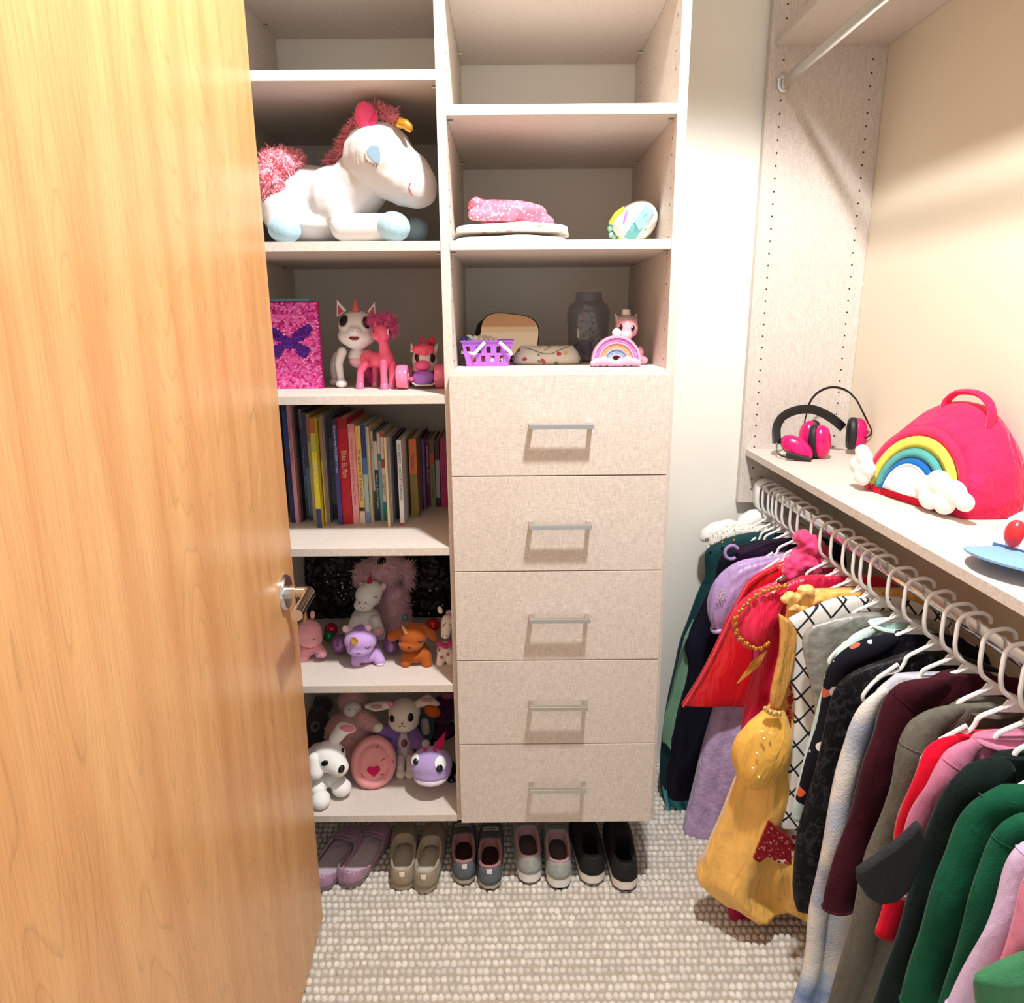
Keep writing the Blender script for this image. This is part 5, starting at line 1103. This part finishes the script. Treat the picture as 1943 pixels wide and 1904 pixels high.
for k in range(34):
    a = rnd.uniform(0, 6.28); r_ = 0.040*math.sqrt(rnd.random()); z_ = Z3+0.008+0.044*rnd.random()
    q = Matrix.Rotation(rnd.uniform(-.9,.9), 3, 'X') @ Matrix.Rotation(rnd.uniform(-.9,.9), 3, 'Y')
    MB().ell((jp.x+r_*math.cos(a), jp.y+r_*math.sin(a), z_), (0.0105,0.0105,0.0011), 12, 4, rot=q).build('coin', M('#9d9488' if k % 3 else '#8a5a3a', 0.35, 0.9), t)
# unicorn rainbow figure
t = thing('unicorn_figurine', 'pink glitter unicorn figurine sitting behind a little rainbow', 'figurine', (0.37,0.115,Z3))
PF = plas('#efa5c4', 0.22); rc = W(1168, 686, 0.095); rc.z = Z3+0.014
def arch(name, r0, r1, mat, y0=0.085, y1=0.105, n=24):
    b = MB(); rg = [[(rc.x+r*math.cos(a), y, rc.z+r*math.sin(a)) for r, y in ((r0,y0),(r1,y0),(r1,y1),(r0,y1))] for a in [math.pi*i/n for i in range(n+1)]]
    return b.rings(rg).build(name, mat, t, smooth=False, bevel=0.0008)
def glitter(c): return M(c, 0.2, 0.35, bump=1.0, bscale=900, var=0.35, vscale=500)
arch('outer_arch', 0.0500, 0.0555, PF, 0.082); arch('lilac_band', 0.0410, 0.0500, glitter('#d486c9'), 0.085); arch('pink_rib', 0.0375, 0.0410, PF, 0.082)
arch('gold_band', 0.0275, 0.0375, glitter('#e2b27c'), 0.085); arch('pink_rib', 0.0245, 0.0275, PF, 0.082); arch('blue_band', 0.0150, 0.0245, glitter('#86b2cc'), 0.085); arch('inner_arch', 0.0115, 0.0150, PF, 0.082)
for u, s in ((1145,-1),(1191,1)):
    p = W(u, 688, 0.085); blob('cloud', [('e', Vector((p.x+dx, 0.083, Z3+dz)), (r_, 0.010, r_)) for dx, dz, r_ in ((-0.015,0.0105,0.010),(0.0,0.0125,0.012),(0.015,0.0105,0.010),(-0.024,0.008,0.0075),(0.024,0.008,0.0075))], plas('#f3a9cb', 0.35), t, 0.002, 3)
SK = M('#ecaab4', 0.25, var=0.05)
body = blob('body', [E(1190,662,0.135,17,20,0.022), E(1196,682,0.14,24,14,0.026), C(1204,664,0.14,8,1202,684,0.13,8)], SK, t, 0.0025, 4)
blob('tail', [E(1212,668,0.15,10,12,0.012), E(1213,684,0.15,12,9,0.014), E(1221,684,0.15,9,8,0.010)], M('#eba6b8', 0.25), t, 0.0025, 3)
head = blob('head', [E(1189,622,0.12,22,22,0.028), E(1187,638,0.105,13,11,0.018), E(1190,612,0.125,19,15,0.024)], SK, t, 0.0025, 5)
blob('glitter_mane', [E(1189,605,0.125,21,8,0.026), E(1206,626,0.128,4,12,0.010)], glitter('#b9a3a6'), t, 0.0025, 3)
for a, c_, s in (((1174,610),(1167,595),-1), ((1204,611),(1208,595),1)): cone('ear', W(*a,0.122), W(*c_,0.122), 0.0075, glitter('#d6bfc0'), t)
MB().lathe([(0.0,0),(0.0105,0),(0.009,0.012),(0,0.012)], W(1188,598,0.122), 12).build('cap', M('#d8ccca', 0.35), t)
for u, v in ((1178,621),(1201,623)): decal(head, 'eye', u, v, 4.2, 6, plas('#15132b', 0.12), head, 0.002); decal(head, 'eye_glint', u-1.3, v-2.2, 1.2, 1.5, plas('#ffffff', 0.2), head, 0.0034)
blob('hand', [E(1170,632,0.095,9,9,0.010)], plas('#f6e7ec', 0.3), t, 0.0022, 2)
# folded clothes and round bag on the upper shelf
def folded(name, label, cat, u0, u1, v0, v1, Y0, Y1, mat, seed, group=None, zbase=None, ends=0.6, wav=0.006):
    rnd = random.Random(seed); t = thing(name, label, cat, ((W(u0,v1,Y0).x+W(u1,v1,Y0).x)/2, (Y0+Y1)/2, zbase), group)
    x0, x1 = W(u0, v1, Y0).x, W(u1, v1, Y0).x; h = abs(W(u0,v0,Y0).z-W(u0,v1,Y0).z); yc, hy = (Y0+Y1)/2, (Y1-Y0)/2; rg = []; N = 30; ph = rnd.uniform(0,6)
    for i in range(N+1):
        s = -1+2*i/N; e = (1-abs(s)**14)**0.5*0.9+0.1; top = h*(0.82+0.18*math.sin(2.2*s+ph))*e; ring = []
        for k in range(20):
            a = 2*math.pi*k/20; c_, s_ = math.cos(a), math.sin(a)
            ring.append((x0+(x1-x0)*i/N, yc+hy*e*math.copysign(abs(c_)**0.5, c_)+0.004*math.sin(5*s+ph+k*0.3), zbase+top/2+top/2*math.copysign(abs(s_)**0.7, s_)*(1 if s_ < 0 else 1+wav*20*math.sin(7*s+2*c_+ph)*0.4)))
        rg.append(ring)
    MB().rings(rg).build('folded_cloth', mat, t, auto=False); return t
FC = cloth('#f4f0e8', 0.03)
folded('folded_cloth', 'plain white folded cloth at the bottom of the little stack', 'cloth', 856, 1082, 437, 455, 0.05, 0.26, FC, 3, zbase=Z2)
FL2 = pattern('#f4eee6', ['#e9a089','#e8c1a8','#f0b7b2','#d9a8b4','#cfc3cf'], 26, 0.22)
folded('folded_cloth', 'white folded cloth with peach flowers in the middle of the stack', 'cloth', 857, 1086, 414, 437, 0.05, 0.26, FL2, 8, zbase=Z2+0.0215)
SEQ = pattern('#f27a94', ['#f7d3d8','#d9a6e6','#f6e6c0','#fbe9ee','#f293a8'], 130, 0.34, 0.35)
pt = thing('sequin_shirt', 'pink sequinned top loosely folded on the white cloths', 'clothing', (0.11,0.15,Z2+0.046))
blob('folded_cloth', [C(903,394,0.13,17,960,400,0.13,20), C(960,399,0.13,20,1020,408,0.13,17), C(1018,410,0.13,16,1044,422,0.13,9), C(920,408,0.12,16,1000,414,0.12,15), C(898,408,0.10,11,970,410,0.09,11), E(905,390,0.14,16,14,0.05), E(970,404,0.15,70,20,0.075)], SEQ, pt, 0.004, 8, disp=0.002)
t = thing('child_helmet', 'round white child bag with a teal buckle strap and yellow rim', 'bag', (0.40,0.15,Z2))
hp0 = W(1205, 420, 0.15)
sh = blob('shell', [E(1207,421,0.15,43,35,0.052,-35), E(1200,424,0.16,40,34,0.05)], plas('#f1efea', 0.35), t, 0.003, 6)
for u_, v_, w_ in ((1172,432,34),): pass
stroke(sh, 'yellow_rim', [(1186,398),(1172,408),(1162,422),(1158,438),(1166,446),(1178,452)], 0.0058, plas('#efe345', 0.3))
for (a, c_, wd) in (((1232,396),(1210,428),14), ((1210,428),(1194,452),14)):
    pts = [hit(sh, a[0]+(c_[0]-a[0])*i/6, a[1]+(c_[1]-a[1])*i/6) for i in range(7)]; rg = []
    for p, n in pts:
        tdir = (pts[-1][0]-pts[0][0]).normalized(); s = n.cross(tdir).normalized()*wd*0.75*mpp(p)
        rg.append([p+s+n*0.0005, p+s+n*0.0035, p-s+n*0.0035, p-s+n*0.0005])
    MB().rings(rg).build('strap', plas('#7fd3d6' if a[1] < 400 else '#6fbcc0', 0.45), t, smooth=False)
p, n = hit(sh, 1214, 422); f = frame(n, 35)
bk = MB(); bk.add([p+f@Vector((x,y,z)) for z in (0.002,0.0065) for x,y in ((-0.010,-0.012),(0.010,-0.012),(0.010,0.012),(-0.010,0.012))], [(0,3,2,1),(4,5,6,7),(0,1,5,4),(1,2,6,5),(2,3,7,6),(3,0,4,7)]); bk.build('buckle', plas('#8fe0e2', 0.35), t, smooth=False, bevel=0.001)
for dv in (-12, 10):
    p, n = hit(sh, 1214-dv*0.55, 422+dv*0.9); f = frame(n, 35); MB().ell(p+n*0.004, (0.011,0.0011,0.0011), 10, 6, rot=f).build('buckle_slot', plas('#4a9ca2'), t)
decal(sh, 'pink_motif', 1187, 411, 3.5, 14, plas('#e878cf'), sh, 0.0018, rot=-22); decal(sh, 'rivet', 1225, 436, 1.2, 1.2, plas('#55504c'), sh, 0.0014)
tb = MB()
for u, v, r_ in ((1160,424,0.007),(1158,434,0.007),(1160,446,0.0065),(1166,450,0.0065)): tb.ell(W(u, v, 0.165), (r_, 0.01, r_), 10, 7)
tb.build('ruffle', plas('#8fd0b4', 0.5), t)

# keep everything inside its own compartment
for o in list(bpy.data.objects):
    if o.parent is None and o.type == 'EMPTY' and 'category' in o and -0.5 < o.location.x < -0.02 and o.location.y > 0 and o.location.z > 0.2 and 'tower' not in o.name:
        zs_ = [z_ for z_ in (0.223, 0.588, 0.937, 1.287, 1.606) if z_ < o.location.z+0.02][-1]
        kids = list(o.children); kids += [g for k_ in kids for g in k_.children]
        for k_ in kids:
            if k_.type != 'MESH': continue
            for v in k_.data.vertices:
                v.co.x = min(-0.0205, max(-0.482, v.co.x)); v.co.y = min(0.546, v.co.y); v.co.z = max(zs_+0.0006, v.co.z)
# ---------------------------------------------------------------- books on the shelf under the toys
ZB4 = 0.937
def bk_(x, y): return 520+x/5.715, 750+y/5.715
# (left, right at the foot, foot, head, cover colour, [bands from head (fraction start, end, colour)], title, (start, end), title colour, label)
BOOKS = [
 (185,235,1380,105,'#262c66',[(0.05,0.5,'#2e4a8c')],None,None,None,'dark blue tall picture book, first by the door'),
 (238,278,1397,110,'#c98b99',[],'once upon a meadow',(0.1,0.5),'#8e3d55','thin dusty pink picture book second by the door'),
 (280,326,1372,130,'#262a2c',[(0.55,1,'#3b1f2a')],None,None,None,'near-black tall book third by the door'),
 (330,384,1345,150,'#5c5874',[(0,0.18,'#8c8489')],'THE FAIRY PRINCESS',(0.35,0.8),'#b9b6cc','mauve-grey fairy princess book'),
 (386,428,1362,190,'#3c4668',[(0.5,0.95,'#55708a')],None,None,None,'slate blue book between the fairy book and yellow ones'),
 (430,466,1372,205,'#c2b26e',[(0,0.25,'#b4745a')],None,None,None,'thin straw-coloured book with a faded orange top'),
 (470,524,1440,255,'#e6d22e',[(0,0.13,'#b8602c'),(0.13,0.3,'#b9b850'),(0.82,1,'#2f3270')],'ORIGAMI',(0.38,0.62),'#fff9d8','bright yellow craft book with a navy foot standing proud'),
 (526,540,1352,250,'#20213c',[],None,None,None,'very thin navy book right of the yellow one'),
 (544,574,1415,240,'#dcb87a',[(0,0.4,'#8d7c66')],None,None,None,'thin cream and tan book with brown top'),
 (578,616,1390,215,'#8d8394',[(0.9,1,'#a79c9c')],None,None,None,'lilac-grey hardback left of the grey-green book'),
 (640,698,1350,235,'#5e6a68',[(0,0.2,'#3f453f'),(0.85,1,'#2d3a38')],'Silly Tilly Moose',(0.3,0.82),'#23302e','grey-green book with dark script title'),
 (702,746,1405,262,'#463f8c',[(0,0.05,'#2d2a44')],'Uncover the FROZEN Castle',(0.06,0.5),'#d9d4ee','purple storybook with white title'),
 (750,858,1400,250,'#c00a22',[(0,0.1,'#98091c')],'Eloise, Eh, Mom',(0.3,0.55),'#f3c8b0','thick red hardback, the widest of the row'),
 (864,930,1400,315,'#f4a3a8',[(0,0.08,'#e08c98')],'Princess Posy and the First Grade Parade',(0.14,0.8),'#d1646f','pale pink paperback beside the red hardback'),
 (936,993,1392,335,'#f3c56c',[(0.83,0.87,'#3a3330'),(0.88,1,'#e9e0c8')],'MY 3D BOOK OF THE WORLD',(0.24,0.76),'#3a4a7c','ochre book with outlined capital title'),
 (998,1044,1390,315,'#a9c4b8',[(0,0.34,'#25347e'),(0.34,0.5,'#466fae'),(0.88,1,'#7f97c4')],None,None,None,'book fading from royal blue to pale green'),
 (1048,1060,1382,340,'#d9cfc9',[],None,None,None,'very thin off-white booklet'),
 (1064,1080,1384,345,'#e6cda4',[],None,None,None,'very thin cream booklet'),
 (1086,1118,1362,390,'#d9cfca',[(0.66,0.78,'#1f5a62'),(0.78,1,'#23485a')],'Hop',(0.08,0.2),'#4a3f3c','slim white reader with a teal foot'),
 (1120,1158,1362,400,'#12384a',[(0,0.1,'#4b2530'),(0.1,0.42,'#e6d8d0')],"There's No Place Like Space!",(0.46,0.86),'#eef2f2','slim dark teal reader about space'),
 (1161,1194,1362,400,'#7fb0b6',[(0.02,0.24,'#e4dad2'),(0.24,0.32,'#3f8a8c')],None,None,None,'slim sky-teal reader with a white head'),
 (1197,1230,1364,395,'#eae0d6',[(0,0.06,'#c34a3a'),(0.3,0.4,'#c0463c'),(0.78,1,'#2a8f84')],'Go, Dog. Go!',(0.48,0.7),'#3c4a44','slim white reader with red blocks and a green foot'),
 (1238,1262,1432,460,'#ecd6ae',[],None,None,None,'thin cream book standing out from the row'),
 (1274,1294,1402,452,'#b9b6c6',[],None,None,None,'thin pale lilac book beside the black one'),
 (1298,1366,1342,456,'#191b26',[],None,None,None,'black hardback set back in the row'),
 (1370,1416,1412,490,'#edebee',[(0.97,1,'#cf3a3a')],"JAN BRETT   HEDGIE'S SURPRISE",(0.04,0.7),'#4c4f58','white hardback with grey capitals and a red foot'),
 (1420,1450,1272,470,'#a98a35',[(0,0.12,'#5c2c1e')],None,None,None,'left of two matching olive-gold books'),
 (1455,1490,1292,462,'#c2a038',[(0,0.12,'#6e3420')],None,None,None,'right of two matching olive-gold books'),
 (1492,1572,1330,480,'#8f7a34',[(0,0.44,'#e2763c')],'Elephant',(0.18,0.38),'#7c4a22','thick olive book with an orange upper half'),
 (1580,1617,1252,450,'#5d1f5e',[(0.12,1,'#7a3b84')],None,None,None,'plum paperback after the thick olive book'),
 (1620,1650,1242,480,'#7a5f9e',[],None,None,None,'slim violet paperback right of the plum one'),
 (1655,1702,1212,480,'#7c1c46',[],'Goldie Starr',(0.1,0.66),'#e6c8cc','maroon paperback with pale script'),
 (1705,1756,1215,480,'#8d9a6c',[(0,0.2,'#7a5a4a'),(0.2,0.37,'#c8553c')],'Hansel and Gretel',(0.42,0.86),'#3d3a2a','green and brown fairy tale paperback'),
 (1764,1808,1215,482,'#3b2636',[(0.3,0.86,'#aab0c4')],None,None,None,'dark paperback with a grey-blue panel'),
 (1816,1884,1210,465,'#c8327e',[(0,0.28,'#b32f68')],'MATILDA',(0.4,0.72),'#5a1a5a','magenta paperback against the divider'),
]
prev = -0.482
for i, (xl, xr, yb, yt, col, bands, title, span, tcol, label) in enumerate(BOOKS):
    uL, vB = bk_(xl, yb); uR, _ = bk_(xr, yb); uT, vT = bk_((xl+xr)/2, yt)
    a, c = WZ(uL, vB, ZB4), WZ(uR, vB, ZB4); y0 = (a.y+c.y)/2; x0, x1 = a.x, c.x
    x0 = max(x0, prev+0.0006); x1 = max(min(x1, -0.0205), x0+0.0025); prev = x1
    h = min(W(uT, vT, y0).z-ZB4, 0.326); dep = min(0.545-y0-0.004, h*0.82)
    t = thing('book', label, 'book', ((x0+x1)/2, y0+dep/2, ZB4), 'books on the shelf')
    cv = M(col, 0.5, var=0.06, vscale=30); w = x1-x0; ct = min(0.0012, w*0.25)
    b = MB(); b.box(x0, x0+ct, y0, y0+dep, ZB4+0.0002, ZB4+h); b.box(x1-ct, x1, y0, y0+dep, ZB4+0.0002, ZB4+h); b.box(x0, x1, y0-0.0004, y0+ct, ZB4+0.0002, ZB4+h)
    b.build('cover', cv, t, smooth=False)
    if w > 0.004: MB().box(x0+ct+0.0002, x1-ct-0.0002, y0+ct+0.0004, y0+dep-0.003, ZB4+0.002, ZB4+h-0.003).build('pages', M('#d8ccb8', 0.8, bump=0.4, bscale=800), t, smooth=False)
    for s, e, bc_ in bands:
        MB().box(x0+0.0001, x1-0.0001, y0-0.0007, y0-0.0003, ZB4+h*(1-e)+0.0004, ZB4+h*(1-s)-0.0002).build('spine_band', M(bc_, 0.5), t, smooth=False)
    if title:
        zc = ZB4+h*(1-(span[0]+span[1])/2); L_ = h*(span[1]-span[0])
        m4 = Matrix(((0,-1,0,(x0+x1)/2), (0,0,-1,y0-0.0009), (-1,0,0,zc), (0,0,0,1)))
        m4 = Matrix.Translation(((x0+x1)/2, y0-0.0009, zc)) @ Matrix.Rotation(R(90), 4, 'X') @ Matrix.Rotation(R(-90), 4, 'Z')
        text('title', title, M(tcol, 0.5), t, m4, w*0.72, 0.0001, width=L_)
# ---------------------------------------------------------------- shoes under the towers
SHG = ['mauve slippers under the shelf tower','tan slip-on shoes under the shelf tower','grey sneakers under the towers','pale grey knit sneakers under the drawers','black slip-on sneakers under the drawers']
def shoe(name, label, cat, u, v, ang, L, wd, group, upper, sole, lining, insole, style):
    """heel towards the room; own frame: x across, y towards the toe"""
    p = WZ(u, v, 0.009); t = thing(name, label, cat, (p.x, p.y, 0.0088), group, R(ang))
    def bp(o, par=None): o.parent = par or t; o.matrix_parent_inverse = Matrix.Identity(4); return o
    def half(s):                                # half width along the length
        return wd*0.5*(0.87*math.sqrt(max(0.0, 1-((0.15-min(s,0.15))/0.15)**2.6)) if s < 0.15 else (0.87+0.13*math.sin(min(1,(s-0.15)/0.50)*math.pi/2)) if s < 0.65 else math.sqrt(max(0.0, 1-((s-0.65)/0.35)**2.6)))
    sh_ = style['sole']; n = 22
    S = [0.0]+[(i+0.35)/n for i in range(n)]+[1.0]; S = [0.003, 0.009]+S[1:-1]+[0.985, 0.998]
    curve = lambda s: 0.006*math.sin(math.pi*s)*(1 if s > 0.3 else 0.6)
    b = MB(); rg = []
    for s in S:
        w = max(half(s), 0.003); y = L*s; rg.append([(-w*0.94, y, 0.0), (w*0.94, y, 0.0), (w*1.03, y, sh_*0.5), (w, y, sh_), (-w, y, sh_), (-w*1.03, y, sh_*0.5)])
    bp(b.rings(rg).build('sole', sole, None, bevel=0))
    if style.get('tread'): 
        b = MB(); rg = [[(-max(half(s),.003)*0.97, L*s, -0.0), (max(half(s),.003)*0.97, L*s, 0.0), (max(half(s),.003)*0.98, L*s, 0.004), (-max(half(s),.003)*0.98, L*s, 0.004)] for s in S]
        bp(b.rings(rg).build('tread', M('#55504e', 0.8), None))
    def hgt(s):
        hh, hm, ht = style['heel'], style['mid'], style['toe']
        return hh+(hm-hh)*min(1, s/0.45) if s < 0.45 else hm+(ht-hm)*((s-0.45)/0.55)**1.2
    K = 20; grid = []
    for s in S:
        w = max(half(s), 0.003)*0.985; h = hgt(s)*(1 if s < 0.86 else math.sqrt(max(0.02, 1-((s-0.86)/0.145)**2))); h *= (1 if s > 0.05 else 0.90+2*s); row = []
        for k in range(K+1):
            a = math.pi*k/K; c, q = math.cos(a), math.sin(a)
            row.append(Vector((-w*math.copysign(abs(c)**0.62, c), L*s+(0.004*(1-s/0.06) if s < 0.06 else 0)*q, sh_-0.001+h*q**0.72)))
        grid.append(row)
    o0, o1, ow = style['open']                  # opening along the length and across
    oc, orr = (o0+o1)/2, (o1-o0)/2
    inside = lambda s, f: ((s-oc)/orr)**2+((f-0.5)/ow)**2 < 1
    # warp the mesh lines onto the rim so that the opening is smooth
    vs = [p_ for row in grid for p_ in row]; fs = []
    for i in range(len(S)-1):
        for k in range(K):
            if not inside((S[i]+S[i+1])/2, (k+0.5)/K): fs.append((i*(K+1)+k, i*(K+1)+k+1, (i+1)*(K+1)+k+1, (i+1)*(K+1)+k))
    fs.append(tuple(range(K, -1, -1))); fs.append(tuple((len(S)-1)*(K+1)+k for k in range(K+1)))
    me = MB().add(vs, fs); up = me.build('upper', upper, None, recalc=False, auto=False); sm = up.modifiers.new('wall', 'SOLIDIFY'); sm.thickness = 0.0022; sm.offset = 0
    bp(up)
    def at(s, f):
        i = min(range(len(S)), key=lambda j: abs(S[j]-s)); i = max(0, min(len(S)-2, i if S[i] <= s else i-1)); ta = (s-S[i])/(S[i+1]-S[i]); kf = f*K; k = max(0, min(K-1, int(kf))); tb = kf-k
        return (grid[i][k]*(1-tb)+grid[i][k+1]*tb)*(1-ta)+(grid[i+1][k]*(1-tb)+grid[i+1][k+1]*tb)*ta
    rim = [at(max(0.008, min(0.99, oc+orr*math.cos(q))), 0.5+ow*math.sin(q)) for q in [2*math.pi*i/36 for i in range(36)]]
    b = MB(); b.tube(rim, style.get('rim', 0.0026), 8, close=True); bp(b.build('collar', lining, None))
    b = MB(); rg = []
    for s in S[1:-1]:
        w = half(s)*0.86; rg.append([(-w, L*s, sh_+0.004), (-w*0.3, L*s, sh_+0.003), (w*0.3, L*s, sh_+0.003), (w, L*s, sh_+0.004)])
    bp(b.rings(rg, caps=False, closed=False).build('insole', insole, None, recalc=False))
    if style.get('inner'):                      # padded lining wall inside the opening
        b = MB(); b.rings([[p_*1.0 for p_ in rim], [Vector((p_.x*0.82, L*oc+(p_.y-L*oc)*0.9, sh_+0.004+(p_.z-sh_)*0.35)) for p_ in rim]], caps=False); bp(b.build('lining', lining, None, recalc=False, auto=False))
    if style.get('tab'):
        q = at(0.012, 0.5); bp(MB().box(-0.007, 0.007, q.y-0.004, q.y+0.002, q.z-0.018, q.z-0.002).build('heel_tab', style['tab'], None, smooth=False, bevel=0.001))
    if style.get('laces'):
        for j in range(4):
            s = o1+0.02+0.05*j; b = MB(); b.tube([at(min(s,.96), 0.5+d) + Vector((0,0,0.003)) for d in (-0.16,-0.08,0,0.08,0.16)], 0.0022, 6); bp(b.build('lace', style['laces'], None))
    if style.get('tongue'):
        b = MB(); rg = [[at(min(.9, o1+0.06-d), 0.5+f)+Vector((0, -d*L*0.2, 0.004+d*0.10)) for f in (-0.15,-0.07,0,0.07,0.15)] for d in (0,0.06,0.12,0.18)]
        o = b.rings(rg, caps=False, closed=False).build('tongue', style['tongue'], None, recalc=False); m_ = o.modifiers.new('pad', 'SOLIDIFY'); m_.thickness = 0.004; bp(o)
    if style.get('strap'):
        b = MB(); b.tube([at(0.66, 0.12+0.76*i/10)+Vector((0,0,0.002)) for i in range(11)], (0.0022,0.006), 8, flat=(0,0.2,1)); bp(b.build('strap', upper, None))
    return t
MVE = satin('#a9849c'); 
S1 = dict(sole=0.010, heel=0.038, mid=0.030, toe=0.028, open=(0.03,0.74), ow=0, rim=0.0026, strap=True); S1['open'] = (0.03,0.72,0.43)
S2 = dict(sole=0.012, heel=0.046, mid=0.046, toe=0.034, open=(0.03,0.62,0.30), rim=0.003, inner=True, tab=M('#efe8dc', 0.7))
S3 = dict(sole=0.016, heel=0.052, mid=0.052, toe=0.030, open=(0.03,0.52,0.30), rim=0.004, inner=True, tab=M('#eadfe0', 0.6), laces=M('#b8b2b0', 0.8), tongue=cloth('#4c4a4c'), tread=True)
S4 = dict(sole=0.030, heel=0.050, mid=0.050, toe=0.032, open=(0.03,0.56,0.29), rim=0.004, inner=True, tread=True, tongue=cloth('#8b878a'))
S5 = dict(sole=0.030, heel=0.050, mid=0.058, toe=0.036, open=(0.05,0.42,0.22), rim=0.003, inner=True, tread=True)
shoe('slipper', 'mauve satin slipper half hidden by the door edge', 'shoe', 597, 1692, -17, 0.235, 0.088, SHG[0], MVE, M('#8e7486', 0.8), satin('#b896ac'), cloth('#d0bccb'), S1)
shoe('slipper', 'mauve satin slipper, the one fully in view', 'shoe', 654, 1684, -17, 0.235, 0.088, SHG[0], MVE, M('#8e7486', 0.8), satin('#b896ac'), cloth('#dccbd6'), S1)
TAN = cloth('#9a8c78', 0.1)
shoe('slip_on_shoe', 'tan slip-on shoe, left of its pair', 'shoe', 764, 1690, 6, 0.235, 0.076, SHG[1], TAN, M('#a59a86', 0.8), cloth('#b5a894'), cloth('#d2c8b6'), S2)
shoe('slip_on_shoe', 'tan slip-on shoe, right of its pair', 'shoe', 804, 1695, -3, 0.235, 0.074, SHG[1], TAN, M('#a59a86', 0.8), cloth('#b5a894'), cloth('#d2c8b6'), S2)
GRY = M('#5e666c', 0.8, bump=0.6, bscale=400, var=0.15, vscale=60)
shoe('sneaker', 'dark grey lace-up sneaker, left of its pair', 'shoe', 882, 1680, 5, 0.235, 0.070, SHG[2], GRY, M('#b5ae9c', 0.7), cloth('#a5767a'), cloth('#4a2f30'), S3)
shoe('sneaker', 'dark grey lace-up sneaker, right of its pair', 'shoe', 929, 1690, 0, 0.235, 0.070, SHG[2], GRY, M('#b5ae9c', 0.7), cloth('#a5767a'), cloth('#4a2f30'), S3)
LGR = M('#a3a7a4', 0.85, bump=0.6, bscale=420, var=0.1, vscale=60)
shoe('sneaker', 'pale grey knit sneaker, left of its pair', 'shoe', 1007, 1678, 4, 0.235, 0.074, SHG[3], LGR, M('#eeebe6', 0.6), cloth('#b79296'), cloth('#6c5a5a'), S4)
shoe('sneaker', 'pale grey knit sneaker, right of its pair', 'shoe', 1062, 1688, 0, 0.235, 0.074, SHG[3], LGR, M('#eeebe6', 0.6), cloth('#b79296'), cloth('#6c5a5a'), S4)
BLK = M('#0d0e10', 0.85, bump=0.5, bscale=420)
shoe('slip_on_sneaker', 'black slip-on sneaker with white sole, left of its pair', 'shoe', 1127, 1680, 4, 0.235, 0.078, SHG[4], BLK, M('#ece4da', 0.6), cloth('#101113'), cloth('#0c0c0e'), S5)
shoe('slip_on_sneaker', 'black slip-on sneaker with white sole, right of its pair', 'shoe', 1188, 1692, 0, 0.235, 0.078, SHG[4], BLK, M('#ece4da', 0.6), cloth('#101113'), cloth('#0c0c0e'), S5)
